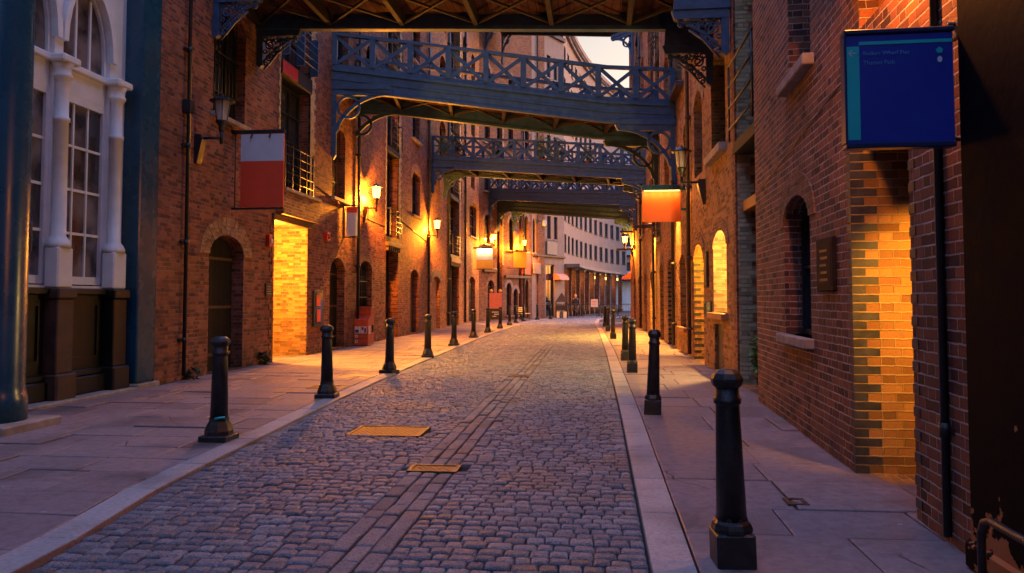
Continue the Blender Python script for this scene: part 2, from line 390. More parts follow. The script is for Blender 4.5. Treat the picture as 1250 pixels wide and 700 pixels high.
def wall(mb, u0, u1, v0, v1, ops, y=0.0, m=0, thick=.3):
    """ops: (u0,u1,v0,vspring,rise,depth[,jamb material])"""
    us = sorted({u0, u1, *[q for o in ops for q in o[:2]]}); us = [q for q in us if u0-1e-6 <= q <= u1+1e-6]
    vs = sorted({v0, v1, *[q for o in ops for q in (o[2], o[3]+o[4])]}); vs = [q for q in vs if v0-1e-6 <= q <= v1+1e-6]
    def solid(a, b):
        return not any(o[0] < a < o[1] and o[2] < b < o[3]+o[4] for o in ops)
    for a, b in zip(us[:-1], us[1:]):
        run = None
        for c, d in zip(vs[:-1], vs[1:]):
            s_ = solid((a+b)/2, (c+d)/2)
            if s_:
                run = (run[0], d) if run else (c, d)
            if (not s_ or d == vs[-1]) and run:
                mb.face([(a, y, run[0]), (b, y, run[0]), (b, y, run[1]), (a, y, run[1])], m); run = None
    for o in ops:
        a, b, c, sp, rise, dep = o[:6]; jm = o[6] if len(o) > 6 else m
        mb.face([(a, y, c), (a, y, sp), (a, y+dep, sp), (a, y+dep, c)], jm)
        mb.face([(b, y, sp), (b, y, c), (b, y+dep, c), (b, y+dep, sp)], jm)
        mb.face([(b, y, c), (a, y, c), (a, y+dep, c), (b, y+dep, c)], jm)
        if rise <= 0:
            mb.face([(a, y, sp), (b, y, sp), (b, y+dep, sp), (a, y+dep, sp)], jm)
        else:
            ap = arch_pts(a, b, sp, rise); top = sp+rise; h = len(ap)//2
            for i in range(len(ap)-1):
                (p0, q0), (p1, q1) = ap[i], ap[i+1]
                mb.face([(p0, y, q0), (p1, y, q1), (p1, y+dep, q1), (p0, y+dep, q0)], jm)
                cor = a if i < h else b
                mb.face([(p0, y, q0), (p1, y, q1), (cor, y, top)][::-1], m)
            mb.face([(ap[h][0], y, top), (b, y, top), (a, y, top)], m) if False else None

def arch_ring(mb, u0, u1, vs, rise, t=.25, y0=-.02, y1=.03, n=12, m=0):
    c = (u0+u1)/2; r = (u1-u0)/2
    for i in range(n):
        a0 = PI*i/n; a1 = PI*(i+1)/n
        q = []
        for a, k in ((a0, 0), (a1, 0), (a1, t), (a0, t)):
            q.append((c - (r+k)*math.cos(a), vs + (rise+k)*math.sin(a)))
        mb.prism(q, lambda a, b, tt: (a, tt, b), y0, y1, m)

def arch_poly(u0, u1, v0, vs, rise, n=12):
    if rise <= 0: return [(u0, v0), (u1, v0), (u1, vs), (u0, vs)]
    return [(u0, v0), (u1, v0)] + arch_pts(u0, u1, vs, rise, n)[::-1]

def window(par, u0, u1, v0, vs, rise, y, nx=2, nz=3, fr=.06, mf='frame_dark', mg='glass', name='window', bar=.03, bars=False):
    """a window part: frame + glazing bars, with its pane a sub-part"""
    f = MB(); top = vs + rise
    f.box(u0, u0+fr, y-.04, y+.02, v0, vs); f.box(u1-fr, u1, y-.04, y+.02, v0, vs)
    f.box(u0+fr, u1-fr, y-.038, y+.02, v0, v0+fr)
    if rise > 0: arch_ring(f, u0+fr, u1-fr, vs, rise-fr, fr, y-.04, y+.02)
    else: f.box(u0+fr, u1-fr, y-.038, y+.02, vs-fr, vs)
    c = (u0+u1)/2; r = (u1-u0)/2
    for i in range(1, nx):
        u = u0 + (u1-u0)*i/nx
        vt = vs + (rise*math.sqrt(max(0, 1-((u-c)/r)**2)) if rise > 0 else 0) - .02
        f.box(u-bar/2, u+bar/2, y-.025, y+.005, v0+fr, vt)
    for j in range(1, nz):
        v = v0 + (top-v0)*j/nz
        w = r-fr
        if rise > 0 and v > vs: w = max(.05, r*math.sqrt(max(0, 1-((v-vs)/rise)**2))-fr)
        f.box(c-w, c+w, y-.028, y+.006, v-bar/2, v+bar/2)
    o = f.build(name, M[mf], par)
    g = MB(); g.prism(arch_poly(u0+.01, u1-.01, v0+.01, vs, max(0, rise-.01)), lambda a, b, t: (a, t, b), y+.008, y+.016)
    g.build('pane', M[mg], o)
    if bars:
        b_ = MB()
        n = max(3, int((u1-u0)/.14))
        for i in range(1, n):
            u = u0 + (u1-u0)*i/n
            vt = vs + (rise*math.sqrt(max(0, 1-((u-c)/r)**2)) if rise > 0 else 0) - .01
            b_.tube([(u, y-.12, v0+.01), (u, y-.12, vt)], .011, 6)
        for v in (v0+(vs-v0)*.28, v0+(vs-v0)*.72): b_.box(u0, u1, y-.135, y-.105, v-.015, v+.015)
        b_.build('window_bars', M['black'], o)
    return o

def sill(par, u0, u1, v, dep=.12, h=.1, mat='stone', name='window_sill'):
    b = MB(); b.bbox(u0-.1, u1+.1, -dep, .2, v-h, v, .012); return b.build(name, M[mat], par)

def arch(par, u0, u1, vs, rise, t=.25, mat='arch_brick'):
    """two rings of separate voussoirs with open joints"""
    b = MB(); c = (u0+u1)/2; r = (u1-u0)/2; n = 13
    for k0, k1, nn in ((0, t*.49, n), (t*.51, t, n+4)):
        for i in range(nn):
            a0 = PI*(i+.04)/nn; a1 = PI*(i+.96)/nn; jz = random.uniform(-.004, .004); q = []
            for a, k in ((a0, k0), (a1, k0), (a1, k1), (a0, k1)): q.append((c - (r+k)*math.cos(a), vs + (rise+k)*math.sin(a)))
            b.prism(q, lambda a, d, tt: (a, tt, d), -.018+jz, .03)
    return b.build('brick_arch', M[mat], par)

def plank_door(par, u0, u1, v0, vs, rise, y, name='door', mat='door_boards', mid=True):
    d = MB(); d.prism(arch_poly(u0+.01, u1-.01, v0+.01, vs, max(0, rise-.01)), lambda a, b, t: (a, t, b), y, y+.05)
    o = d.build(name, M[mat], par)
    h = MB()
    for v in ((v0+(vs-v0)*.14), (v0+(vs-v0)*.55), (vs-.06)):
        h.box(u0+.03, u1-.03, y-.022, y-.001, v-.03, v+.03)
    h.build('strap_hinge', M['brown'], o)
    if mid:
        k = MB(); k.lathe([(.001,0), (.03,.002), (.035,.02), (.02,.035), (.001,.04)], (0,0,0), 10)
        k.v = [(u0+.18+x, y-.002-z, v0+1.05+yy) for x, yy, z in k.v]
        k.build('door_knob', M['steel'], o)
    return o

def quoins(par, u, v0, v1, side, w=(.34,.22), y0=-.018, y1=.04, mat='brick_yellow', h=.154, dark=False):
    """alternating long/short blocks at a corner u; side=+1 blocks extend to +u"""
    b = MB(); v = v0; i = 0
    while v < v1-.02:
        ww = w[i % 2]; vt = min(v+h, v1)
        b.box(min(u, u+side*ww), max(u, u+side*ww), y0, y1, v, vt-.002); v += h; i += 1
    return b.build('quoin', M[mat], par)

def loading_bay(par, u0, u1, v0, v1, y, floors, mat='frame_dark', rail=True, railout=.15):
    """stack of glazed loading doors between u0,u1; floors = list of (vbottom, vtop)"""
    for a, b in floors:
        window(par, u0, u1, a, b, 0, y, 3, 4, .07, mat, 'glass', 'loading_door', .05)
        if rail:
            r = MB()
            for k in range(5): r.tube([(u0+.02, -railout, a+.2+.2*k), (u1-.02, -railout, a+.2+.2*k)], .014, 6)
            for u in (u0+.03, (u0+u1)/2, u1-.03): r.box(u-.018, u+.018, -railout-.02, -railout+.02, a+.02, a+1.06)
            for u in (u0+.03, u1-.03): r.box(u-.018, u+.018, -railout, y, a+1.0, a+1.04)
            r.build('balcony_rail', M['black'], par)
        l = MB(); l.bbox(u0-.02, u1+.02, -.05, y+.05, a-.22, a-.02, .01); l.build('lintel_beam', M['frame_dark'], par)

def body(par, u0, u1, v1, depth=7.0, mat='brick_left', end0=True, end1=True, y=0.0, roofmat='asphalt'):
    b = MB()
    if end0: b.face([(u0, y+depth, 0), (u0, y, 0), (u0, y, v1), (u0, y+depth, v1)])
    if end1: b.face([(u1, y, 0), (u1, y+depth, 0), (u1, y+depth, v1), (u1, y, v1)])
    b.face([(u1, y+depth, 0), (u0, y+depth, 0), (u0, y+depth, v1), (u1, y+depth, v1)])
    b.build('rear_wall', M[mat], par)
    r = MB(); r.bbox(u0-.05, u1+.05, y-.18, y+depth, v1, v1+.35, .03); r.build('roof', M[roofmat], par)

def pipe(par, u, v0, v1, r=.055, mat='black', y=-.09):
    b = MB(); b.tube([(u, y, v0), (u, y, v1)], r, 10)
    v = v0+.6
    while v < v1: b.tube([(u, y, v), (u, y, v+.09)], r*1.35, 10); b.box(u-.09, u+.09, y+.02, .02, v+.02, v+.07); v += 1.8
    return b.build('drainpipe', M[mat], par)

# ================================================================== GROUND
def interp(tab, y):
    if y <= tab[0][0]: return tab[0][1]
    for (a, p), (b, q) in zip(tab[:-1], tab[1:]):
        if y <= b: return p + (q-p)*(y-a)/(b-a)
    return tab[-1][1]
GL = [(-45,-2.9), (3.9,-3.13), (5.7,-3.43), (10.3,-3.74), (16,-3.97), (26.8,-4.19), (36,-4.22), (48,-4.05), (54,-3.4), (60,-2.0)]
GR = [(-45,.25), (4,.33), (10,.40), (21,.45), (34,.40), (46,.25), (56,.5), (60,2.4)]
KW = .25
g = MB(); g.face([(-600,-600,-.09), (600,-600,-.09), (600,600,-.09), (-600,600,-.09)])
struct(g.build('ground', M['asphalt']))
g = MB(); g.face([(-9,-50,-.055), (5,-50,-.055), (5,62,-.055), (-9,62,-.055)])
struct(g.build('road_bed', M['dirt']))
g = MB(); g.face([(-60,60.5,-.05), (80,60.5,-.05), (80,140,-.05), (-60,140,-.05)])
struct(g.build('side_street', M['asphalt']))

def sett(mb, x0, x1, y0, y1, z, h=.05, c=.008, crown=.008, rot=0.0):
    """rounded sett: 8-gon rings"""
    cx, cy = (x0+x1)/2, (y0+y1)/2; a, b = (x1-x0)/2, (y1-y0)/2
    tx = random.gauss(0, .016); ty = random.gauss(0, .026)
    ca, sa = math.cos(rot), math.sin(rot)
    rings = []
    jit = [random.uniform(-.003, .003) for _ in range(8)]
    for ins, dz in ((0, -h), (.001, -.011), (.006, -.003), (.020, crown*.45)):
        A, B = a-ins, b-ins; k = min(c, A*.6, B*.6)
        ring = []
        for j, (px, py) in enumerate(((-A+k,-B), (A-k,-B), (A,-B+k), (A,B-k), (A-k,B), (-A+k,B), (-A,B-k), (-A,-B+k))):
            px += jit[j]*(1 if ins < .02 else .3); py += jit[(j+3)%8]*(1 if ins < .02 else .3)
            ring.append(mb.vert((cx+px*ca-py*sa, cy+px*sa+py*ca, z+dz+px*tx+py*ty)))
        rings.append(ring)
    for A, B in zip(rings[:-1], rings[1:]):
        for j in range(8): mb.idx((A[j], A[(j+1)%8], B[(j+1)%8], B[j]), 0, False)
    mb.idx(rings[-1], 0, False)

BAND = (-1.60, -1.20)
COV = [(-2.72,-1.88,8.05,8.66), (-1.62,-1.17,6.45,6.72), (-1.60,-1.18,14.4,14.75)]     # steel covers let into the road
def in_cov(x, y, px=.03, py=.0):
    return any(a-px < x < b+px and c-py < y < d+py for a, b, c, d in COV)
rs = random.Random(3); random.seed(3)
road = MB(); y = 1.2
while y < 60:
    h = rs.uniform(.100, .122)
    xl, xr = interp(GL, y), interp(GR, y)
    for s0, s1 in ((xl+.01, BAND[0]-.001), (BAND[1]+.001, xr-.01)):
        x = s0
        while x < s1-.03:
            w = rs.uniform(.095,.16)
            if s1-(x+w) < .07: w = s1-x
            gp = rs.uniform(.0015, .0035); gq = rs.uniform(.004, .0075)
            if not in_cov(x+w/2, y+h/2):
                sett(road, x+gp, x+w-gp, y+gq+rs.gauss(0,.0015), y+h-gq+rs.gauss(0,.0015), -.02+rs.gauss(0, .0038) - .012*math.exp(-((x-BAND[0])/.4)**2), rot=rs.gauss(0, .012))
            x += w
    y += h
struct(road.build('cobbled_road', M['setts']))
band = MB()
cols = [(BAND[0], -1.465), (-1.465, -1.335), (-1.335, BAND[1])]
for ci, (a, b) in enumerate(cols):
    y = 1.2
    while y < 60:
        L = rs.uniform(.2, .38)
        for cv in COV[1:]:
            if y < cv[2]-.005 < y+L: L = cv[2]-.004-y
            if cv[2]-.006 <= y < cv[3]: y = cv[3]+.004
        xm = (a+b)/2
        if L > .03: 
            sett(band, a+.006, b-.006, y+.0015, y+L-.0015, -.022+rs.gauss(0,.004), c=.014, crown=.002)
        y += L
struct(band.build('wheel_track_stones', M['rail_stone']))

def slab(mb, q, z, h=.06, c=.006, tilt=.004):
    """bevelled flagstone from 4 corners (ccw)"""
    cx = sum(p[0] for p in q)/4; cy = sum(p[1] for p in q)/4
    tx, ty = random.gauss(0, tilt), random.gauss(0, tilt)
    R = []
    for ins, dz in ((0, -h), (0, -c), (c*1.4, 0)):
        r = []
        for px, py in q:
            dx, dy = px-cx, py-cy; L = math.hypot(dx, dy)
            kx, ky = px-dx/L*ins*1.4, py-dy/L*ins*1.4
            r.append(mb.vert((kx, ky, z+dz+(kx-cx)*tx+(ky-cy)*ty)))
        R.append(r)
    for A, B in zip(R[:-1], R[1:]):
        for j in range(4): mb.idx((A[j], A[(j+1)%4], B[(j+1)%4], B[j]))
    mb.idx(R[-1])

def kerb_line(tab, side, name):
    mb = MB(); y = .6
    while y < 58:
        L = rs.uniform(.8, 1.3); y1 = y+L-.008
        a0, a1 = interp(tab, y), interp(tab, y1)
        if side < 0: q = [(a0-KW, y), (a0-.004, y), (a1-.004, y1), (a1-KW, y1)]
        else: q = [(a0+.004, y), (a0+KW, y), (a1+KW, y1), (a1+.004, y1)]
        slab(mb, q, .0, .09, .008, .0015); y += L
    return struct(mb.build(name, M['kerb']))
kerb_line(GL, -1, 'left_kerb'); kerb_line(GR, 1, 'right_kerb')

def paving(name, fa, fb, y0, y1, dep, wid, z=.0):
    mb = MB(); y = y0
    while y < y1:
        d = rs.uniform(*dep); a0, b0, a1, b1 = fa(y), fb(y), fa(y+d), fb(y+d)
        cuts = [0.0]; tot = b0-a0
        while True:
            w = rs.uniform(*wid)/tot
            if cuts[-1]+w > 1-.3/tot: break
            cuts.append(cuts[-1]+w)
        cuts.append(1.0)
        for s, e in zip(cuts[:-1], cuts[1:]):
            gx = rs.uniform(.004,.010)/tot; gy = rs.uniform(.004,.009)
            q = [(a0+(b0-a0)*(s+gx), y+gy), (a0+(b0-a0)*(e-gx), y+gy), (a1+(b1-a1)*(e-gx), y+d-gy), (a1+(b1-a1)*(s+gx), y+d-gy)]
            slab(mb, q, z+rs.gauss(0, .004), .07, .006, .0035)
        y += d
    return struct(mb.build(name, M['flags']))
paving('left_pavement', lambda y: -8.6 if y < 50 else -8.6+(y-50)*.45, lambda y: interp(GL, y)-KW-.006, 1.0, 57, (.5,.75), (.55,1.15))
paving('right_pavement', lambda y: interp(GR, y)+KW+.006, lambda y: 3.6, 1.6, 47, (.55,.95), (.6,1.05))

# steel covers
def cover(x0, x1, y0, y1, z, label, name='manhole_cover', grp=None):
    t = thing(name, label, 'manhole cover', ((x0+x1)/2, (y0+y1)/2, z), 0, grp)
    hx, hy = (x1-x0)/2, (y1-y0)/2
    f = MB()
    for a, b, c, d in ((-hx,hx,-hy,-hy+.035), (-hx,hx,hy-.035,hy), (-hx,-hx+.035,-hy+.035,hy-.035), (hx-.035,hx,-hy+.035,hy-.035)): f.box(a,b,c,d,-.04,.004)
    f.build('cover_frame', M['steel'], t)
    p = MB(); p.box(-hx+.04, hx-.04, -hy+.04, hy-.04, -.04, -.002)
    n = 0; yy = -hy+.07
    while yy < hy-.06:
        xx = -hx+.07 + (.03 if n % 2 else 0)
        while xx < hx-.06:
            p.bbox(xx-.016, xx+.016, yy-.012, yy+.012, -.002, .0005, .0012); xx += .06
        yy += .045; n += 1
    p.build('cover_plate', M['steel'], t)
    return t
cover(*COV[0], -.016, 'large rectangular steel cover let into the cobbles left of the wheel track')
cover(*COV[1], -.018, 'narrow steel cover across the wheel track stones nearest the camera')
cover(*COV[2], -.018, 'narrow steel cover across the wheel track stones farther up the road')
cover(-4.72, -4.12, 11.95, 12.4, .008, 'added steel plate standing in for a light streak on the left pavement beside the second bollard')  # plate added in place of a streak of light on the flags
cover(1.43, 1.58, 5.62, 5.8, .004, 'small drain grate in the right pavement near the lit recess', 'drain_grate')

# ================================================================== LEFT SHOP (white arcade between blue piers)
RL = PI/2
shop = thing('shop_building', 'white arched shopfront with dark panelled base and blue pier at far left', 'building', (-7.8, 0, 0), RL)
bays = [(11.02-1.0 - k*1.26+.22, 11.02-k*1.26) for k in range(5)]       # clear openings u0..u1
bays = [(10.15-k*1.26, 11.11-k*1.26) for k in range(5)]
SPR, RISE = 5.35, .98
wb = MB(); wall(wb, bays[-1][0]-.40, 11.72, 1.66, 11.0, [(a-.06, b+.06, 1.7, SPR, RISE+.06, .22) for a, b in bays]); wb.build('arcade_wall', M['white'], shop)
sb = MB(); wall(sb, -45, bays[-1][0]-.40, 0, 11.0, []); wall(sb, -45, 12.05, 11.0, 17, []); sb.build('wall', M['brick_left'], shop)
body(shop, -45, 12.05, 17, 7, 'brick_left', True, False)
for k, (a, b) in enumerate(bays):
    w = MB()
    w.box(a-.04, b+.04, .06, .16, 4.62, 4.98); w.bbox(a-.06, b+.06, -.02, .16, 4.98, 5.08, .015)          # transom
    w.box(a-.06, a, .06, .16, 1.72, 4.62); w.box(b, b+.06, .06, .16, 1.72, 4.62)
    w.box(a, b, .06, .16, 1.72, 1.84); w.box(a, b, .062, .16, 4.5, 4.62)
    for i in (1, 2):
        u = a+(b-a)*i/3; w.box(u-.016, u+.016, .085, .135, 1.84, 4.5)
        w.box(u-.02, u+.02, .085, .135, 5.08, SPR+RISE*.9)
    for v in (2.5, 3.17, 3.84): w.box(a, b, .09, .13, v-.02, v+.02)
    arch_ring(w, a, b, SPR, RISE, .055, .06, .16); w.box(a-.055, a, .062, .158, 5.08, SPR); w.box(b, b+.055, .062, .158, 5.08, SPR)
    wf = w.build('shop_window', M['white'], shop)
    p = MB(); p.prism(arch_poly(a, b, 1.8, SPR, RISE), lambda q, r, t: (q, t, r), .112, .12); p.build('pane', M['glass_shop'], wf)
    ar = MB(); arch_ring(ar, a-.04, b+.04, SPR, RISE+.05, .10, -.07, .04); ar.build('arch_moulding', M['white'], shop)
for k in range(6):
    u = 11.26 - k*1.26
    c = MB()
    c.bbox(u-.16, u+.16, -.2, .02, 1.66, 2.25, .02)
    c.lathe([(.17,2.25), (.17,2.3), (.145,2.36), (.10,2.42), (.094,4.1), (.115,4.11), (.115,4.16), (.094,4.18), (.09,4.72), (.13,4.76), (.135,4.8), (.115,4.82), (.12,4.90), (.15,4.97)], (u,-.07,0), 18)
    c.bbox(u-.19, u+.19, -.23, .02, 4.97, 5.08, .02)
    c.build('half_column', M['white'], shop)
for k in range(6):
    u = 11.26 - k*1.26
    p = MB(); p.bbox(u-.17, u+.17, -.22, .05, .42, 1.5, .015); p.bbox(u-.2, u+.2, -.26, .05, 1.5, 1.655, .02); p.bbox(u-.21, u+.21, -.27, .05, .0, .42, .025)
    p.build('base_pier', M['brown'] if k == 1 else M['black_door'], shop)
    if k < 5:
        a, b = u-1.26+.2, u-.2
        q = MB(); q.box(a-.02, b+.02, -.02, .2, .05, 1.56); q.bbox(a-.02, b+.02, -.12, .1, 1.56, 1.66, .015); q.bbox(a-.02, b+.02, -.13, .02, .05, .32, .02); q.bbox(a-.02, b+.02, -.09, .02, .32, .42, .02)
        for s_, t_ in (((a+.1, a+.13), (.62, 1.4)), ((b-.13, b-.1), (.62, 1.4))): q.box(*s_, -.05, -.018, *t_)
        q.box(a+.1, b-.1, -.05, -.018, .59, .62); q.box(a+.1, b-.1, -.05, -.018, 1.4, 1.43)
        q.build('base_panel', M['black_door'], shop)
p = MB(); p.bbox(11.56, 12.08, -.32, .06, .1, 10.9, .02); p.build('blue_pier', M['blue'], shop)
p = MB(); p.bbox(4, 11.5, -.40, 0, -.02, .05, .015); p.bbox(11.5, 12.12, -.40, 0, -.02, .09, .015); p.build('front_step', M['stone'], shop)
p = MB(); p.bbox(11.5, 12.14, -.42, .02, 7.2, 7.5, .03); p.bbox(11.54, 12.1, -.37, .02, 7.05, 7.2, .03); p.build('pier_capital', M['blue'], shop)

# big blue iron column in the foreground
t = thing('iron_column', 'big round dark blue iron column standing on a stone plinth in left foreground', 'column', (-6.83, 7.88, 0))
c = MB(); c.lathe([(.33,.1), (.33,.35), (.315,.4), (.30,.5), (.285,5.5), (.28,9.5)], n=28); c.build('shaft', M['blue'], t)
c = MB(); c.bbox(-.5,.5,-.45,.45,-.02,.1,.015); c.build('plinth', M['stone'], t)
c = MB(); c.lathe([(.30,9.5), (.45,9.7), (.45,9.9)], n=28); c.build('capital', M['blue'], t)
b = MB(); b.bbox(-.08,.02,-.05,.05,0,.36,.01); b.v = [(x*.77+y*.64+.22, -(.64*x)+.77*y+.16, z+2.05) for x,y,z in b.v]; b.build('junction_box', M['blue'], t)

# ================================================================== LEFT WAREHOUSE (first)
LW = thing('brick_warehouse', 'red brick warehouse on the left with arched doors and a lit alley opening', 'building', (-7.5, 0, 0), RL)
U0, U1, HT = 12.06, 34.2, 19.5
DA = (13.88, 15.34, .02, 2.40, .42)       # arched door
WA = (13.92, 15.28, 5.25, 7.15, .45)
AL = (16.85, 18.98, 0, 3.38, 0)
BY = (17.12, 19.05, 4.2, 7.2)
D2 = (20.7, 22.0, .05, 2.3, .42)
W2u = (20.8, 21.95, 4.5, 6.3, .4)
W2 = (23.45, 24.85, 1.22, 2.42, .36)
B2 = (26.6, 28.35)
D3 = (30.3, 31.85, .05, 2.35, .4)
W3 = (30.6, 32.05, 5.1, 6.65, .4)
ops = [DA+(.3,), WA+(.3,), AL+(.02,), (BY[0],BY[1],4.2,10.6,0,.4), D2+(.28,), W2u+(.3,), W2+(.28,),
       (B2[0],B2[1],.02,17.5,0,.45), D3+(.28,), W3+(.28,)]
up = []
for u in (13.95, 20.85, 24.0, 30.6):
    for z in (8.4, 11.8, 15.2): up.append((u, u+1.3, z, z+1.5, .35))
ops += [o+(.28,) for o in up]
w = MB(); wall(w, U0, U1, 0, HT, ops); w.build('wall', M['brick_left'], LW)
body(LW, U0, U1, HT, 7.5, 'brick_left', True, True)
plank_door(LW, *DA, .26); arch(LW, DA[0], DA[1], DA[3], DA[4], .37)
window(LW, *WA, .26, 3, 4, bars=True); arch(LW, WA[0], WA[1], WA[3], WA[4], .3, 'brick_left'); sill(LW, WA[0], WA[1], WA[2])
plank_door(LW, *D2, .24); arch(LW, D2[0], D2[1], D2[3], D2[4], .3, 'brick_orange')
window(LW, *W2u, .26, 3, 4, bars=True, mf='frame_orange'); sill(LW, W2u[0], W2u[1], W2u[2])
window(LW, *W2, .24, 3, 3, bars=True); arch(LW, W2[0], W2[1], W2[3], W2[4], .3, 'brick_orange'); sill(LW, W2[0], W2[1], W2[2], mat='black')
plank_door(LW, *D3, .24, mat='brown'); arch(LW, D3[0], D3[1], D3[3], D3[4], .3, 'brick_orange')
window(LW, *W3, .24, 2, 3); arch(LW, W3[0], W3[1], W3[3], W3[4], .32); sill(LW, W3[0], W3[1], W3[2], mat='brick_orange')
for o in up: window(LW, *o, .24, 2, 3); arch(LW, o[0], o[1], o[3], o[4], .3); sill(LW, o[0], o[1], o[2])
# alley passage
p = MB(); a, b, hh = AL[0], AL[1], AL[3]; dp = 5.0
p.face([(a,.02,0),(a,.02,hh),(a,dp,hh),(a,dp,0)]); p.face([(b,.02,hh),(b,.02,0),(b,dp,0),(b,dp,hh)]); p.face([(a,dp,0),(a,dp,hh),(b,dp,hh),(b,dp,0)])
p.face([(a,.02,hh),(b,.02,hh),(b,dp,hh),(a,dp,hh)]); p.build('alley_passage', M['brick_lamplit'], LW)
p = MB(); p.bbox(a-.12, b+.3, -.06, .5, hh+.002, hh+.16, .01); p.build('lintel_beam', M['brown'], LW)
p = MB(); p.box(a+.1, b+.36, -.2, .02, hh+.16, 4.12); p.build('brick_apron', M['brick_orange'], LW)
p = MB(); p.bbox(BY[0]-.1, BY[1]+.3, -.24, .4, 4.12, 4.2, .01); p.build('balcony_floor', M['stone'], LW)
window(LW, BY[0], BY[1], 4.2, 7.0, 0, .34, 3, 4, .08, 'frame_dark', 'glass', 'loading_door', .06)
r = MB()
for k in range(5): r.tube([(BY[0]+.02, -.12, 4.4+.22*k), (BY[1]-.02, -.12, 4.4+.22*k)], .015, 6)
for k in range(5): u = BY[0]+.05+k*.455; r.box(u-.02, u+.02, -.14, -.10, 4.2, 5.32)
r.build('balcony_rail', M['black'], LW)
p = MB(); p.bbox(BY[0]-.02, BY[1]+.05, -.04, .4, 7.02, 7.42, .01); fb = p.build('fascia_board', M['frame_dark'], LW); p = MB(); p.bbox(BY[0]+.02, BY[0]+.95, -.055, -.042, 7.06, 7.38, .004); p.build('red_lit_patch', M['alarm'], fb)  # red light on the fascia put in as a coloured strip
window(LW, BY[0], BY[1], 7.5, 10.5, 0, .34, 3, 4, .08, 'frame_dark', 'glass', 'loading_door', .06)
r = MB()
for k in range(5): r.tube([(BY[0], -.2, 7.65+.2*k), (BY[1], -.2, 7.65+.2*k)], .015, 6)
for u in (BY[0]+.02, (BY[0]+BY[1])/2, BY[1]-.02): r.box(u-.02, u+.02, -.22, .0, 7.5, 8.5)
r.build('balcony_rail', M['blue_iron'], LW)
quoins(LW, BY[1], 4.2, 10.6, 1, (.36,.26)); quoins(LW, BY[0], 4.2, 10.6, -1, (.12,.06)); quoins(LW, AL[0], 0, 3.38, -1, (.22,.11), mat='brick_left')
quoins(LW, U0+.01, .05, 12, 1, (.34,.22), mat='brick_left')
loading_bay(LW, B2[0]+.02, B2[1]-.02, 0, 17, .4, [(3.85,6.8), (7.25,10.2), (10.6,13.6), (14.0,17.0)])
p = MB(); p.box(B2[0]+.01, B2[1]-.01, .38, .44, .02, 3.5); p.box(B2[0]+.8, B2[0]+.86, .34, .38, .02, 3.4); p.box(B2[0]+.01, B2[1]-.01, .33, .378, 1.0, 1.12); p.build('door', M['door_boards'], LW)
p = MB(); p.bbox(B2[0]-.12, B2[1]+.12, -.14, .3, 3.46, 3.62, .01)
for k in range(7): u = B2[0]+.0+k*.28; p.box(u-.04, u+.04, -.1, .1, 3.3, 3.459)
p.build('door_canopy', M['brown'], LW)
quoins(LW, B2[1], 3.9, 17.5, 1, (.36,.24)); quoins(LW, B2[0], 3.9, 17.5, -1, (.14,.08))
pipe(LW, 12.88, .1, 17, .036); pipe(LW, 23.05, .1, 17, .05); pipe(LW, 33.5, .1, 17, .06)
p = MB(); p.bbox(12.80, 12.96, -.16, -.0, 4.95, 5.2, .01); p.build('pipe_hopper', M['black'], LW)
p = MB(); p.tube([(19.55,-.015,4.6), (22,-.015,4.3), (26.4,-.015,4.15)], .012, 5); p.build('cable', M['black'], LW)
p = MB(); p.tube([(28.9,-.015,4.6), (33.4,-.015,4.15)], .014, 5); p.build('cable', M['black'], LW)

# ---- small fixtures on the left wall
def boxthing(name, label, cat, x0, x1, y0, y1, z0, z1, mat, c=.012, extra=None):
    t = thing(name, label, cat, ((x0+x1)/2, (y0+y1)/2, z0))
    b = MB(); hx, hy = (x1-x0)/2, (y1-y0)/2
    b.bbox(-hx, hx, -hy, hy, 0, z1-z0, c); b.build('body', M[mat], t)
    return t
XL = -7.5
t = boxthing('alarm_bell', 'small red alarm box on the brick beside the lit alley opening', 'alarm', XL+.002, XL+.1, 16.42, 16.58, 2.72, 3.0, 'alarm')
b = MB(); b.lathe([(.001,0), (.055,0), (.06,.02), (.03,.035), (.001,.037)], (0,0,0), 14); b.v = [(.05+z, x, y+.12) for x,y,z in b.v]; b.build('bell_dome', M['sign_white'], t)
t = boxthing('wall_plaque', 'small brown plaque on brick left of the lit alley', 'plaque', XL+.002, XL+.045, 16.4, 16.72, 1.55, 1.86, 'brown', .008)
b = MB()
for k in range(4): b.box(.0215, .0235, -.11, .11-.03*(k%2), .06+k*.055, .075+k*.055)
b.build('engraved_line', M['stone'], t)
t = boxthing('alarm_bell', 'second red alarm box high on the brick left of the middle arched door', 'alarm', XL+.002, XL+.12, 20.15, 20.4, 3.15, 3.4, 'alarm')
b = MB(); b.lathe([(.001,0), (.07,0), (.075,.02), (.03,.04), (.001,.042)], (0,0,0), 14); b.v = [(.06+z, x, y+.12) for x,y,z in b.v]; b.build('bell_dome', M['alarm'], t)
t = thing('notice_board', 'tall narrow black framed notice board on brick right of the lit alley', 'notice board', (XL, 19.72, .75))
b = MB(); b.bbox(.003,.06,-.35,.35,0,.98,.012); b.build('frame', M['black'], t)
b = MB(); b.box(.06,.064,-.28,.28,.06,.92); b.build('glazed_panel', M['glass'], t)
b = MB()
for y0_, z0_, w_, h_, in ((-.2,.55,.3,.3),(-.15,.12,.26,.34)): b.box(.065,.067,y0_,y0_+w_,z0_,z0_+h_)
b.build('poster', M['sign_red'], t)

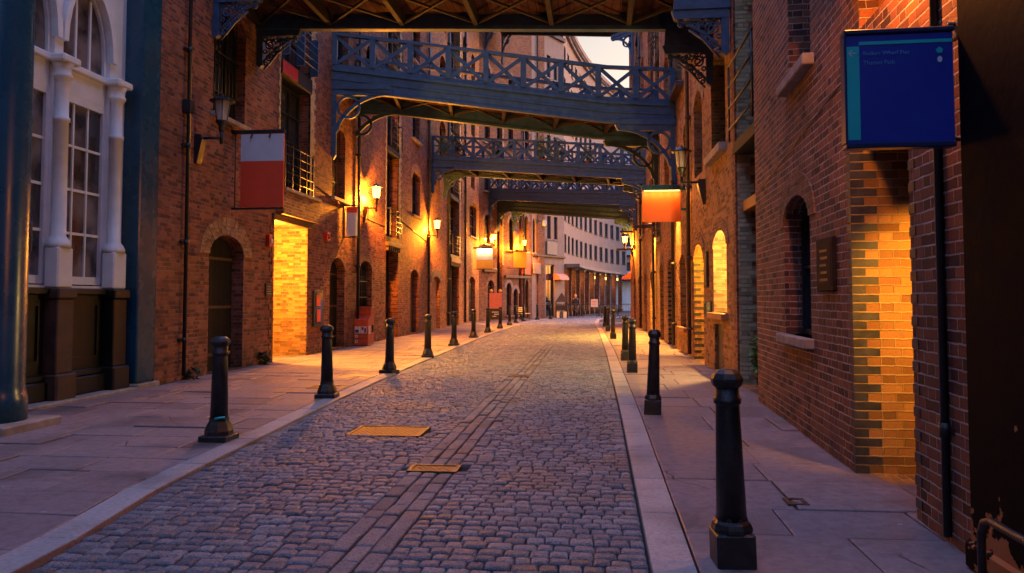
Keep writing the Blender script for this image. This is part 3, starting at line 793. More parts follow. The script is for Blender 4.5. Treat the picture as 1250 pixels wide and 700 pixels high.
# ================================================================== LEFT WAREHOUSE (second)
L2 = thing('brick_warehouse', 'orange lit brick warehouse on the left beyond the third footbridge', 'building', (-7.5, 0, 0), RL)
A0, A1 = 34.22, 49.6
NI = (34.7, 36.6, .02, 2.25, .35)
B3 = (39.05, 41.95)
D4 = (45.4, 47.9, .05, 2.5, .42)
W5 = (45.6, 48.4, 5.5, 7.3, .4)
ops = [NI+(.18,), (B3[0],B3[1],.02,17.5,0,.45), D4+(.28,), W5+(.28,)]
up = []
for u in (36.3, 43.0, 46.2):
    for z in (8.6, 12.0, 15.4): up.append((u, u+1.5, z, z+1.6, .4))
ops += [o+(.28,) for o in up]
w = MB(); wall(w, A0, A1, 0, 22.5, ops); w.build('wall', M['brick_lamplit'], L2); body(L2, A0, A1, 22.5, 7.5, 'brick_left', True, True)
p = MB(); p.box(NI[0]+.01, NI[1]-.01, .16, .2, .02, NI[3]+.3); p.build('blocked_niche', M['brick_orange'], L2); arch(L2, NI[0], NI[1], NI[3], NI[4], .32, 'brown')
loading_bay(L2, B3[0]+.02, B3[1]-.02, 0, 17, .4, [(3.95,6.8), (7.25,10.2), (10.6,13.6), (14.0,17.0)])
p = MB(); p.box(B3[0]+.01, B3[1]-.01, .38, .44, .02, 3.6); p.box(B3[0]+1.9, B3[0]+2.0, .3, .38, .02, 3.5); p.build('door', M['door_boards'], L2)
p = MB(); p.bbox(B3[0]-.1, B3[1]+.1, -.14, .3, 3.5, 3.72, .01)
for k in range(9): u = B3[0]+.1+k*.33; p.box(u-.05, u+.05, -.1, .1, 3.3, 3.499)
p.build('door_canopy', M['brown'], L2)
quoins(L2, B3[1], 3.9, 17.5, 1, (.5,.34)); quoins(L2, B3[0], 3.9, 17.5, -1, (.2,.1))
plank_door(L2, *D4, .24); arch(L2, D4[0], D4[1], D4[3], D4[4], .34, 'brick_orange')
window(L2, *W5, .24, 2, 3); arch(L2, W5[0], W5[1], W5[3], W5[4], .35); sill(L2, W5[0], W5[1], W5[2])
for o in up: window(L2, *o, .24, 2, 3); arch(L2, o[0], o[1], o[3], o[4], .32)
pipe(L2, 38.3, .1, 17, .07); pipe(L2, 43.6, .1, 18, .07)

# ---- oblique wing
def along(ax, ay, bx, by): return math.atan2(by-ay, bx-ax), math.hypot(bx-ax, by-ay)
ang, LL = along(-7.5, 49.7, -4.35, 55.6)
L3 = thing('brick_warehouse', 'brick warehouse wing turning toward the street end, with niches and shop signs', 'building', (-7.5, 49.7, 0), ang)
ops = [(1.0,1.75,.05,2.4,.4,.25), (3.3,3.9,.3,2.3,.35,.25), (4.2,4.75,.3,1.9,.35,.25), (5.75,6.2,.05,2.5,.4,.25),
       (.6,1.3,5.3,7.0,.35,.25), (3.6,4.2,5.0,7.0,.4,.25), (5.6,6.2,5.0,7.3,.4,.25), (2.1,2.75,.05,16.5,0,.4), (4.9,5.25,.05,9,0,.3)]
ops += [(x, x+.65, z, z+1.6, .4, .25) for x in (.6,3.5,5.6) for z in (9,12.4,15.8)]
w = MB(); wall(w, 0, LL, 0, 23, ops); w.build('wall', M['brick_far'], L3); body(L3, 0, LL, 23, 6, 'brick_far', True, True)
for o in ops:
    if o[4] == 0:
        window(L3, o[0], o[1], 3.6, o[3], 0, .28, 2, 8, .05, 'frame_dark', 'glass', 'loading_door'); d = MB(); d.box(o[0], o[1], .25, .29, .05, 3.59); d.build('door', M['door_boards'], L3)
    elif o[2] < .1: plank_door(L3, *o[:5], .2, mid=False); arch(L3, o[0], o[1], o[3], o[4], .22)
    else: window(L3, *o[:5], .2, 2, 3); arch(L3, o[0], o[1], o[3], o[4], .25, 'stucco'); sill(L3, o[0], o[1], o[2])
quoins(L3, 2.75, 3.9, 16, 1, (.22,.15)); 
p = MB(); p.bbox(3.0, 6.3, -.16, .02, 3.0, 3.2, .02); p.bbox(.4,1.95,-.16,.02,3.35,3.6,.02); p.build('shop_cornice', M['brown'], L3)
p = MB(); p.bbox(5.35, 6.5, -.08, .02, 3.3, 4.9, .02); p.build('fascia_board', M['red_box'], L3)
pipe(L3, 5.45, .1, 19, .06)

# ---- pale corner building
ang4, L4L = along(-4.35, 55.6, -2.05, 59.6)
L4 = thing('corner_building', 'pale pink stucco corner building with brick pier and blue shop door', 'building', (-4.35, 55.6, 0), ang4)
ops = [(.1,.55,5.0,7.2,.45,.25)] + [(x, x+.55, z, z+1.8, 0, .2) for x in (2.1,3.1) for z in (6.2,9.4,12.6,15.8,19.0)] + [(1.9,3.2,.05,4.2,0,.3)]
w = MB(); wall(w, 0, L4L, 0, 22.4, ops); w.build('wall', M['stucco'], L4); body(L4, 0, L4L, 22.4, 6, 'stucco', True, True)
for o in ops[:-1]: window(L4, *o[:5], .16, 1 if o[4] else 2, 3, .05, 'frame_dark', 'glass_far'); sill(L4, o[0], o[1], o[2], .06)
p = MB(); p.bbox(.7,1.6,-.12,.02,0,22.3,.02); p.build('brick_pier', M['brick_far'], L4)
p = MB(); p.bbox(.0,L4L,-.15,.01,4.75,4.9,.02); p.build('string_course', M['brown'], L4); p = MB(); p.bbox(1.7,L4L,-.18,.01,8.7,8.8,.02); p.build('string_course', M['brown'], L4)
window(L4, 1.9, 3.2, .05, 4.2, 0, .2, 2, 3, .12, 'blue', 'glass', 'shop_door'); 
p = MB(); p.bbox(1.9,3.4,-.14,-.02,4.95,6.0,.02); p.build('balcony_panel', M['blue_iron'], L4)
p = MB(); p.bbox(-.05,.9,-.22,-.13,3.4,4.2,.015); p.build('sign_panel', M['stucco'], L4)
aw = MB(); 
for k in range(8):
    a0_, a1_ = PI*.5*k/8, PI*.5*(k+1)/8
    aw.face([(3.0,-.6*math.sin(a0_),3.0+.5*math.cos(a0_)), (4.4,-.6*math.sin(a0_),3.0+.5*math.cos(a0_)), (4.4,-.6*math.sin(a1_),3.0+.5*math.cos(a1_)), (3.0,-.6*math.sin(a1_),3.0+.5*math.cos(a1_))], 0, True)
for e in (3.0, 4.4): aw.face([(e,0,3.0)]+[(e,-.6*math.sin(PI*.5*k/8),3.0+.5*math.cos(PI*.5*k/8)) for k in range(9)])
aw.build('awning', M['salmon'], L4)

# ---- curved far block
CB = thing('apartment_block', 'curved peach apartment block closing the street end above a lit arcade', 'building', (-2.1, 60, 0))
pts = [(0.0, 0.0)]; phi = math.radians(84); N = 13; ds = 2.0
for k in range(N):
    pts.append((pts[-1][0]+ds*math.cos(phi), pts[-1][1]+ds*math.sin(phi))); phi -= math.radians(1.35)
wl = MB(); ws_ = []
for (ax, ay), (bx, by) in zip(pts[:-1], pts[1:]):
    sub = MB(); ops = [(.45, 1.55, 5.40+2.62*f, 6.85+2.62*f, 0, .16) for f in range(7)]
    wall(sub, 0, ds, 4.35, 24.2, ops)
    d = Vector((bx-ax, by-ay)).normalized(); n_ = Vector((-d.y, d.x))     # into the building (left of travel)
    T = lambda p, ax=ax, ay=ay, d=d, n_=n_: (ax+d.x*p[0]+n_.x*p[1], ay+d.y*p[0]+n_.y*p[1], p[2])
    base = len(wl.v); wl.v += [T(p) for p in sub.v]; wl.f += [[i+base for i in f] for f in sub.f]; wl.m += sub.m; wl.sm += sub.sm
    ws_.append((T,))
wl.build('wall', M['stucco'], CB)
for ci, (T,) in enumerate(ws_):
    for f in range(7):
        z = 5.40+2.62*f; m1 = MB(); m1.box(.45,.52,.08,.14,z,z+1.45); m1.box(1.48,1.55,.08,.14,z,z+1.45); m1.box(.52,1.48,.08,.14,z,z+.06); m1.box(.52,1.48,.08,.14,z+1.39,z+1.45); m1.box(.96,1.04,.085,.135,z+.06,z+1.39); m1.box(.4,1.6,-.06,.1,z-.08,z-.005)
        m1.v = [T(p) for p in m1.v]; wo = m1.build('window', M['frame_dark'], CB)
        m2 = MB(); m2.box(.5,1.5,.14,.16,z+.02,z+1.43); m2.v = [T(p) for p in m2.v]; m2.build('pane', M['glass_far'], wo)
rf = MB()
for (T,) in ws_:
    q = MB(); q.box(-.05, ds+.05, -.5, 6, 24.2, 24.6); q.box(-.05, ds+.05, -.25, .0, 23.7, 24.199)
    for k in range(4): q.box(.2+k*.5,.35+k*.5,-.45,-.251,23.9,24.199)
    b0 = len(rf.v); rf.v += [T(p) for p in q.v]; rf.f += [[i+b0 for i in f] for f in q.f]; rf.m += q.m; rf.sm += q.sm
rf.build('roof_cornice', M['stucco'], CB)
cn = MB(); bk = MB()
for (T,) in ws_:
    q = MB(); q.box(-.02, ds+.02, -1.3, .3, 4.1, 4.34); b0 = len(cn.v); cn.v += [T(p) for p in q.v]; cn.f += [[i+b0 for i in f] for f in q.f]; cn.m += q.m; cn.sm += q.sm
    q = MB(); q.box(-.02, ds+.02, 1.6, 1.8, 0, 4.1); b0 = len(bk.v); bk.v += [T(p) for p in q.v]; bk.f += [[i+b0 for i in f] for f in q.f]; bk.m += q.m; bk.sm += q.sm
cn.build('canopy', M['blue_iron'], CB); bk.build('arcade_wall', M['brown'], CB)
for ci, (T,) in enumerate(ws_):
    q = MB(); q.bbox(.0,.32,-.05,.35,0,4.09,.02); q.bbox(-.05,.37,-.1,.4,0,.4,.02); q.v = [T(p) for p in q.v]; q.build('arcade_pillar', M['brick_far'], CB)
    q = MB(); q.box(.6,1.8,1.5,1.59,.3,3.0); q.v = [T(p) for p in q.v]; q.build('shop_window', M['glass'], CB)
    if ci % 2 == 0:
        q = MB(); q.lathe([(.02,0),(.14,.05),(.16,.2),(.05,.3)], (0,0,0), 10); q.v = [T((1.0+x, .7+y, 3.55+z)) for x,y,z in q.v]; q.build('pendant_lamp', M['lamp_glow'], CB)
        light('arcade_light', T((1.0, .6, 3.2)), 20, (1,.38,.07), .1, CB)

# ---- far pale building with balconies
FB = thing('apartment_block', 'pale blue grey block with glass balconies at the far right end', 'building', (5.0, 92, 0), -.15)
w = MB(); wall(w, -3, 12, 0, 22, [(x, x+1.1, 4+3*f, 6+3*f, 0, .2) for x in (-2.4,-.6,1.2,3.0) for f in range(5)]); w.build('wall', M['stucco_pale'], FB)
body(FB, -3, 12, 22, 8, 'stucco_pale')
for x in (-2.4,-.6,1.2,3.0):
    for f in range(5): window(FB, x, x+1.1, 4+3*f, 6+3*f, 0, .15, 2, 1, .06, 'frame_dark', 'glass_far')
for f in range(5):
    p = MB(); p.bbox(-2.7,1.0,-1.1,0,3.7+3*f,3.85+3*f,.02); q = p.build('balcony', M['frame_dark'], FB)
    p = MB(); p.box(-2.7,1.0,-1.1,-1.06,3.86+3*f,4.9+3*f); p.build('glass_panel', M['glass_blue'], q)

# ================================================================== RIGHT NEAR BUILDING
angR, RLn = along(2.46, 11.25, 2.17, 4.35)
RN = thing('brick_building', 'dark red brick building at right with lit recess, arched window and blue sign', 'building', (2.46, 11.25, 0), angR)
uY = lambda Y: (11.25-Y)/math.cos(angR+PI/2)
WR = (uY(9.35), uY(8.1), 1.08, 2.38, .30)
OP = (uY(6.68), uY(5.36), .0, 2.85, .35)
UW = (uY(8.95), uY(7.95), 4.05, 6.3, .3)
UD = (uY(6.35), uY(5.35), 3.75, 6.2, 0)
w = MB(); wall(w, 0, 56, 0, 15, [WR+(.3,), OP+(.5,1), UW+(.35,), UD+(.2,)]); w.build('wall', [M['brick_right'], M['brick_gold_lit']], RN)
body(RN, 0, 56, 15, 7, 'brick_right')
window(RN, *WR, .24, 2, 2, .06); arch(RN, WR[0], WR[1], WR[3], WR[4], .26, 'brick_far'); sill(RN, WR[0], WR[1], WR[2], .1, .11)
window(RN, *UW, .3, 2, 4, .05); sill(RN, UW[0]-.05, UW[1]+.05, UW[2], .12, .12, 'stone')
plank_door(RN, *UD, .15, mat='frame_orange', mid=False)
p = MB(); p.bbox(UD[0]-.35, UD[0]+.5, -.28, .02, 4.32, 4.45, .015); p.bbox(UD[0]-.3, UD[0]+.4, -.2, .02, 4.22, 4.319, .015); p.build('stone_hood', M['stone'], RN)
a, b, hh = OP[0], OP[1], OP[3]+OP[4]; dp = 2.6
p = MB()
p.face([(a,.5,0),(a,.5,hh),(a,dp,hh),(a,dp,0)]); p.face([(b,.5,hh),(b,.5,0),(b,dp,0),(b,dp,hh)]); p.face([(a,dp,0),(a,dp,hh),(b,dp,hh),(b,dp,0)]); p.face([(a,.5,hh),(b,.5,hh),(b,dp,hh),(a,dp,hh)])
p.build('recess_wall', M['brick_gold_lit'], RN)
# dark blue quoin bricks at the recess corners
q = MB()
i = 0; v = .0
while v < 2.85:
    ln, sn = ((.11,.215) if i % 2 else (.075,.11))
    q.box(a-ln, a+.002, -.003, .004, v+.006, v+.072); q.box(a-.002, a+.003, -.0025, sn, v+.007, v+.071)
    if i % 2: q.box(b-.004, b+.1, -.006, .004, v+.006, v+.070)
    v += .077; i += 1
q.box(b+.02, b+.06, .0008, .0036, .05, 2.8)
q.build('quoin', M['brick_blue'], RN)
pipe(RN, uY(4.83), .05, 14, .025, 'black', -.022)
p = MB(); p.tube([(uY(11.0),-.01,3.05), (uY(8.2),-.01,3.32), (uY(6.7),-.01,3.45)], .005, 5); p.build('cable', M['black'], RN)
# plaque
t = thing('wall_plaque', 'dark framed bronze plaque on dark red brick beside the right arched window', 'plaque', (2.17+.29*(7.38-4.35)/6.9, 7.38, 1.57), 0)
b_ = MB(); b_.bbox(-.05,-.003,-.25,.25,0,.52,.012); b_.build('frame', M['plaque'], t)
b_ = MB(); b_.box(-.054,-.0505,-.2,.2,.05,.47); b_.build('plate', M['plaque'], t)
b_ = MB()
for k in range(5): b_.box(-.057,-.0545,-.12+.02*(k%3),.12-.02*(k%2),.1+k*.07,.125+k*.07)
b_.lathe([(.001,0),(.03,0)], (0,0,0), 6) if False else None
b_.build('engraved_line', M['brown'], t)

# dark steel post in right foreground + hoop
t = thing('steel_post', 'broad dark brown painted steel post with flaking paint at right edge', 'post', (2.10, 3.5, 0), 0)
p = MB(); p.bbox(0,.6,-.9,.92,0,9.0,.02); p.build('post_body', M['brown_post'], t)
p = MB(); p.bbox(-.02,.62,-.93,.95,0,.16,.02); p.build('post_foot', M['brown_post'], t)
t = thing('hoop_rail', 'low black tubular hoop rail standing by the brown post at bottom right', 'rail', (1.99, 3.75, 0))
h = MB(); h.tube([(0,.32,0),(0,.32,.3),(.0,.29,.36),(0,.23,.385),(0,-.5,.385),(0,-.56,.36),(0,-.59,.3),(0,-.59,0)], .021, 10); h.build('hoop', M['black'], t)

# ================================================================== RIGHT WAREHOUSE
ax_, ay_, bx_, by_ = 2.5, 46.0, 2.62, 11.27
angW, LWn = along(ax_, ay_, bx_, by_)
RW = thing('brick_warehouse', 'long orange lit brick warehouse along the right pavement with narrow arched doorways', 'building', (ax_, ay_, 0), angW)
V = lambda Y: 46.0-Y
def rop(y0, y1, v0, vs, rise, dep, jm=0): return (V(y1), V(y0), v0, vs, rise, dep, jm)
BAY = rop(11.5, 13.45, .02, 14.0, 0, .5)
LWIN = rop(14.45, 15.95, 1.22, 2.55, .32, .34, 1)
PAS = rop(17.3, 18.8, .0, 2.4, .4, .4, 1)
RWIN = rop(20.35, 21.6, .72, 2.35, .4, .3)
DR1 = rop(23.5, 24.75, .02, 2.4, .4, .35); DR2 = rop(26.2, 27.5, .02, 2.4, .4, .3)
lows = [rop(y, y+1.5, .02, 2.3, .35, .3) for y in (30.2, 33.6, 37.4, 41.2)]
lowp = [rop(15.0, 15.9, .02, .98, 0, .12)]
UPT = rop(14.4, 16.0, 4.5, 6.5, 0, .5, 1)
UP1 = rop(17.25, 18.55, 4.45, 6.05, .42, .3); UP2 = rop(19.4, 20.5, 4.7, 5.9, .35, .3)
ups = [rop(y, y+1.4, z, z+1.6, .4, .3) for y in (17.4, 20.8, 24.2, 30.5, 34.5, 41.5) for z in (7.6, 11.0, 14.4, 17.2)]
ups += [rop(y, y+1.4, 4.5, 6.1, .4, .3) for y in (24.2, 30.5, 34.6, 41.5)]
RB = rop(26.9, 28.6, 3.6, 18, 0, .45); RB2 = rop(37.6, 39.6, 9.2, 18, 0, .45)
w = MB(); wall(w, 0, LWn, 0, 20.3, [BAY,LWIN,PAS,RWIN,DR1,DR2,UPT,UP1,UP2,RB,RB2]+lows+ups+lowp)
w.build('wall', [M['brick_lamplit'], M['brick_gold_lit']], RW); body(RW, 0, LWn, 20.3, 7, 'brick_left')
# bay beside the near building
loading_bay(RW, BAY[0]+.02, BAY[1]-.02, 0, 14, .44, [(4.3,7.2), (7.7,10.6), (11.0,13.9)], rail=False)
for z0_ in (4.3, 7.7, 11.0):
    r = MB()
    for k in range(4): r.tube([(BAY[0], -.12, z0_+.22+.38*k), (BAY[1], -.12, z0_+.22+.38*k)], .02, 8)
    for u in (BAY[0]+.05, BAY[1]-.05): r.tube([(u,-.12,z0_), (u,-.12,z0_+1.4)], .018, 8)
    r.build('balcony_rail', M['black'], RW)
window(RW, BAY[0]+.02, BAY[1]-.02, 3.25, 4.05, 0, .44, 4, 1, .08, 'frame_orange', 'glass', 'transom_window', .08)
p = MB(); p.bbox(BAY[0]+.01, BAY[1]-.01, .1, .5, 3.05, 3.24, .01); p.build('lintel_beam', M['frame_orange'], RW)
p = MB(); p.box(BAY[0]+.01, BAY[1]-.01, .42, .49, .02, 3.05); p.build('door', M['door_boards'], RW)
quoins(RW, BAY[0], .1, 14, -1, (.3,.2), mat='brick_left'); 
p = MB(); v = .02; i = 0
while v < 7:
    p.box(BAY[0]-.006, BAY[0]+.007, .02, (.42,.25)[i%2], v, v+.15); v += .154; i += 1
p.build('jamb_quoin', M['brick_yellow'], RW)
# lit window
window(RW, *LWIN[:5], .31, 1, 1, .04); sill(RW, LWIN[0], LWIN[1], 1.22, .14, .13, 'frame_orange'); arch(RW, LWIN[0], LWIN[1], LWIN[3], LWIN[4], .26, 'brick_orange')
p = MB(); p.box(lowp[0][0]+.004, lowp[0][1]-.004, .06, .1, .02, .97); p.build('hatch_door', M['black'], RW)
# lit passage with striped jamb
a, b, hh = PAS[0], PAS[1], PAS[3]+PAS[4]; dp = 3.0
p = MB(); p.face([(a,.4,0),(a,.4,hh),(a,dp,hh),(a,dp,0)]); p.face([(b,.4,hh),(b,.4,0),(b,dp,0),(b,dp,hh)]); p.face([(a,dp,0),(a,dp,hh),(b,dp,hh),(b,dp,0)]); p.face([(a,.4,hh),(b,.4,hh),(b,dp,hh),(a,dp,hh)])
p.build('passage_wall', M['brick_gold_lit'], RW); arch(RW, a, b, PAS[3], PAS[4], .3, 'brick_orange')
p = MB(); v = .0; i = 0
while v < 2.4:
    p.box(a-.06, a+.006, -.006, (.3,.16)[i%2], v+.004, v+.068); p.box(a+.0, a+.005, .3, .3, v, v) if False else None
    v += .154; i += 1
p.build('quoin', M['brick_blue'], RW)
window(RW, *RWIN[:5], .26, 2, 3); sill(RW, RWIN[0], RWIN[1], .72, .1, .12, 'frame_orange'); arch(RW, RWIN[0], RWIN[1], RWIN[3], RWIN[4], .28, 'brick_orange')
for o, mt in ((DR1,'door_boards'), (DR2,'brown')):
    plank_door(RW, *o[:5], o[5]-.05, mat=mt); arch(RW, o[0], o[1], o[3], o[4], .28, 'brick_orange')
p = MB(); v = .0
while v < 2.4: p.box(DR1[0]-.12, DR1[0]+.006, -.008, .26, v+.004, v+.072); v += .154
p.box(DR1[0]-.05, DR1[0]-.01, .02, .2, .0, 2.4)
p.build('quoin', M['brick_blue'], RW)
for o in lows: plank_door(RW, *o[:5], .24, mat='brown', mid=False); arch(RW, o[0], o[1], o[3], o[4], .28, 'brick_orange')
window(RW, *UPT[:5], .46, 2, 4, .07); sill(RW, UPT[0], UPT[1], 4.5, .16, .16)
for o in [UP1, UP2]+ups: window(RW, *o[:5], .26, 2, 3); arch(RW, o[0], o[1], o[3], o[4], .3, 'arch_brick')
for o in ups: sill(RW, o[0], o[1], o[2])
loading_bay(RW, RB[0]+.02, RB[1]-.02, 0, 18, .4, [(3.8,6.7),(7.2,10.2),(10.6,13.6),(14,17.5)]); quoins(RW, RB[0], 3.6, 18, -1, (.36,.24)); quoins(RW, RB[1], 3.6, 18, 1, (.2,.1))
loading_bay(RW, RB2[0]+.02, RB2[1]-.02, 0, 18, .4, [(9.4,12),(12.5,15),(15.3,17.8)])
for Y, m_ in ((19.1,'brown'), (22.6,'black'), (29.2,'black'), (36.2,'black')): pipe(RW, V(Y), .1, 19, .05, m_)
p = MB(); p.box(V(21.4), V(20.6), -.5, .0, 7.62, 7.7) if False else None
p = MB(); p.bbox(V(22.0), V(20.4), -.22, -.0, 7.35, 7.5, .01); p.build('window_sill', M['brown'], RW)
t = thing('wall_plaque', 'slim dark plate on orange lit brick left of the lit right window', 'plaque', (2.6, 16.75, 1.75))
b_ = MB(); b_.bbox(-.05,.0,-.2,.2,0,.8,.01); b_.build('plate', M['frame_dark'], t); b_ = MB(); b_.box(-.054,-.0505,-.15,.15,.06,.74); b_.build('panel', M['brown'], t)
t = thing('meter_box', 'small dark box low on brick beside the sill of the lit right window', 'box', (2.6, 16.4, 1.12))
b_ = MB(); b_.bbox(-.12,.0,-.16,.16,0,.32,.015); b_.build('body', M['black'], t); b_ = MB(); b_.box(-.126,-.1205,-.11,.11,.05,.27); b_.build('lid', M['frame_dark'], t)

# ================================================================== FOOTBRIDGES
def P2(pl, t):
    for (a, p), (b, q) in zip(pl[:-1], pl[1:]):
        if t <= b: return p + (q-p)*(t-a)/(b-a)
    return pl[-1][1]
def bridge(label, L, R, zt, width, rail=1.12, gird=.62, style='arc', npan=9, brk=(1.9,1.9), bcol='blue_iron', seats=('L','R'), drop=0.0, xr=True, group='iron footbridges crossing the street'):
    """L, R plan points on the two walls; zt: [(t, deck level)]"""
    t = thing('iron_footbridge', label, 'footbridge', (L[0], L[1], P2(zt, 0)), 0, group)
    off = (L[0], L[1], P2(zt, 0))
    Lx = Vector(L); D = Vector(R)-Lx; ln = D.length; D.normalize(); Nn = Vector((-D.y, D.x))
    if Nn.y < 0: Nn = -Nn
    def W(s, o, z):   # s metres along, o away from camera, z above deck line
        q = Lx + D*s + Nn*o; return (q.x, q.y, P2(zt, s/ln)+z)
    mat = M[bcol]
    brks = [0.0]+[q for q, _ in zt[1:-1]]+[1.0]
    def strip(mb, o, o2, z0, z1):
        for a, b in zip(brks[:-1], brks[1:]):
            ids = [mb.vert(W(s*ln, oo, z)) for s in (a, b) for oo in (o, o2) for z in (z0, z1)]
            for q in ((0,4,5,1), (2,3,7,6), (1,5,7,3), (0,2,6,4), (0,1,3,2), (4,6,7,5)): mb.idx([ids[i] for i in q])
    for o in (0, width):
        s_ = 1 if o == 0 else -1; e = o - s_*.06
        g = MB(); strip(g, min(o, o+s_*.08), max(o, o+s_*.08), -gird, -.02); strip(g, min(o-s_*.05, o+s_*.16), max(o-s_*.05, o+s_*.16), -.02, .07); strip(g, min(o-s_*.04,o+s_*.14), max(o-s_*.04,o+s_*.14), -gird-.08, -gird)
        strip(g, min(o-s_*.025,o), max(o-s_*.025,o), -gird*.55, -gird*.45)
        g.build('girder', mat, t, off, True)
    d = MB(); strip(d, .1, width-.1, -.16, -.06)
    d.build('deck', M['deck_boards'], t, off, True)
    nb = max(4, int(ln/1.6))
    for k in range(nb+1):
        s = .1+(ln-.2)*k/nb; c = MB(); c.bar(W(s, .09, -.30), W(s, width-.09, -.30), .1, .26); c.build('cross_beam', M['soffit_iron'], t, off)
    xs = MB()
    for k in range(nb):
        s0 = .1+(ln-.2)*k/nb; s1 = .1+(ln-.2)*(k+1)/nb
        xs.bar(W(s0,.1,-.36), W(s1,width-.1,-.36), .05, .05); xs.bar(W(s0,width-.1,-.37), W(s1,.1,-.37), .05, .05)
    xs.build('soffit_bracing', M['soffit_iron'], t, off)
    for o in (.04, width-.04):
        r = MB(); strip(r, o-.07, o+.07, rail-.09, rail); strip(r, o-.035, o+.035, .07, .2)
        ro = r.build('railing', mat, t, off, True)
        if xr: m_ = MB(); strip(m_, o-.025, o+.025, rail*.55, rail*.55+.06); m_.build('middle_rail', mat, ro, off, True)
        for k in range(npan+1):
            s = .06+(ln-.12)*k/npan; p = MB(); p.bar(W(s, o, .18), W(s, o, rail-.07), .13, .16, (D.x,D.y,0)); p.build('post', mat, ro, off)
            if k < npan:
                s2 = .06+(ln-.12)*(k+1)/npan; x = MB()
                x.bar(W(s+.05,o-.02,.19), W(s2-.05,o-.02,rail-.1), .045, .105); x.bar(W(s+.05,o+.02,rail-.1), W(s2-.05,o+.02,.19), .045, .105)
                x.build('cross_brace', mat, ro, off)
    for e in seats:
        for o in (0.03, width-.03):
            bm_ = MB(); A, B = brk; sg = 1 if e == 'L' else -1; s0 = 0 if e == 'L' else ln; zb = -gird-.08
            z00 = P2(zt, 0 if e == 'L' else 1) - (drop if e == 'R' else 0); dz_ = drop if e == 'R' else 0
            def F(a, b, tt):
                q = Lx + D*(s0+sg*a) + Nn*(o+tt); return (q.x, q.y, z00+zb+b)
            bm_.prism([(0,0),(A*1.1,0),(A*1.04,-.17),(0,-.17)], F, -.07, .07)
            bm_.prism([(0,-.17),(.14,-.17),(.14,-B*1.05),(.07,-B*1.12),(0,-B*1.05)], F, -.06, .06)
            if style == 'arc':
                n = 14; a2, b2 = A-.02, B-.17
                cur = lambda th, k: (.05+(a2)*(1-math.sin(th))+k*math.sin(th)*.0, -.17-b2*(1-math.cos(th)))
                for i in range(n):
                    q = []
                    for th, kk in ((PI/2*i/n, 0), (PI/2*(i+1)/n, 0), (PI/2*(i+1)/n, .14), (PI/2*i/n, .14)):
                        x_, y_ = cur(th, 0); q.append((x_-kk*math.sin(th)*.75, y_+kk*math.cos(th)*.75))
                    bm_.prism(q, F, -.05, .05)
                rr = .2*min(A, B)+.02
                cx_, cy_ = .14+rr, -.17-rr
                for i in range(20):
                    q = [(cx_+k*math.cos(th), cy_+k*math.sin(th)) for th, k in ((2*PI*i/20, rr), (2*PI*(i+1)/20, rr), (2*PI*(i+1)/20, rr-.07), (2*PI*i/20, rr-.07))]
                    bm_.prism(q, F, -.05, .05)
                bm_.bar(F(cx_+rr, -.17-rr*.3, 0), F(cx_+rr*2.1, -.19, 0), .09, .08)
                bm_.bar(F(.16+rr*.3, cy_-rr, 0), F(.16, cy_-rr*2.0, 0), .09, .08)
            else:
                for i in range(16):   # outer edge curve
                    pass
                edge = [F(A*.98-(A*.9)*k/10*.98, -.2-(B-.2)*(k/10)**1.6, 0) for k in range(11)]
                bm_.tube(edge, .03, 6)
                def spiral(cx_, cy_, r0, turns, ph, dirn=1):
                    pts_ = []
                    n = int(14*turns)
                    for i in range(n+1):
                        f = i/n; rr_ = r0*(1-.82*f); th = ph+dirn*2*PI*turns*f
                        pts_.append(F(cx_+rr_*math.cos(th), cy_+rr_*math.sin(th), 0))
                    bm_.tube(pts_, .02, 5)
                def ring(cx_, cy_, r0):
                    bm_.tube([F(cx_+r0*math.cos(2*PI*i/14), cy_+r0*math.sin(2*PI*i/14), 0) for i in range(14)], .018, 5, closed=True)
                q = min(A, B)
                spiral(.14+q*.2, -.2-q*.19, q*.17, 1.8, 0, 1); spiral(.14+q*.56, -.2-q*.14, q*.12, 1.6, PI, -1); spiral(.14+q*.17, -.2-q*.55, q*.13, 1.6, PI/2, -1)
                ring(.14+q*.40, -.2-q*.32, q*.07); ring(.14+q*.75, -.2-q*.06, q*.05); ring(.14+q*.08, -.2-q*.74, q*.045); ring(.14+q*.38, -.2-q*.07, q*.05); ring(.14+q*.06, -.2-q*.38, q*.05); ring(.14+q*.3,-.2-q*.45,q*.06)
                for k in range(5):
                    x_ = .1+A*.9*(k+.5)/5; spiral(x_, -.23, .07, 1.2, k, 1)
                bm_.bar(F(.1,-.2,0), F(q*.62,-.2-q*.45,0), .035, .035)
                bm_.tube([F(.14+q*.02,-.2-q*.9,0), F(.14+q*.2,-.2-q*.72,0), F(.14+q*.42,-.2-q*.45,0), F(.14+q*.75,-.2-q*.2,0)], .022, 5)
            bm_.build('bracket', mat, t, off)
            # bearing shelf carrying the girder
            b_ = MB(); b_.prism([(-.02,.0),(A*1.06,.0),(A*1.02,.16+dz_),(-.02,.16+dz_)], F, -.1, .1); b_.build('bearing_beam', mat, t, off)
    return t
bridge('nearest iron footbridge overhead, seen from below with scroll brackets', (-7.5,13.85), (2.58,13.75), [(0,8.10),(1,7.66)], 2.0, gird=.42, style='scroll', npan=8, brk=(.95,.78), drop=.30)
bridge('blue iron footbridge with cross braced railing sloping down to the right, second overhead', (-7.5,20.7), (2.55,22.1), [(0,8.22),(.80,7.30),(1,7.24)], 2.3, rail=1.14, gird=.5, npan=9, brk=(1.65,1.85), xr=False)
bridge('third iron footbridge in line, with planters along its deck', (-7.5,34.4), (2.53,33.6), [(0,8.2),(1,7.32)], 2.2, rail=1.12, gird=.36, npan=10, brk=(1.0,1.1))
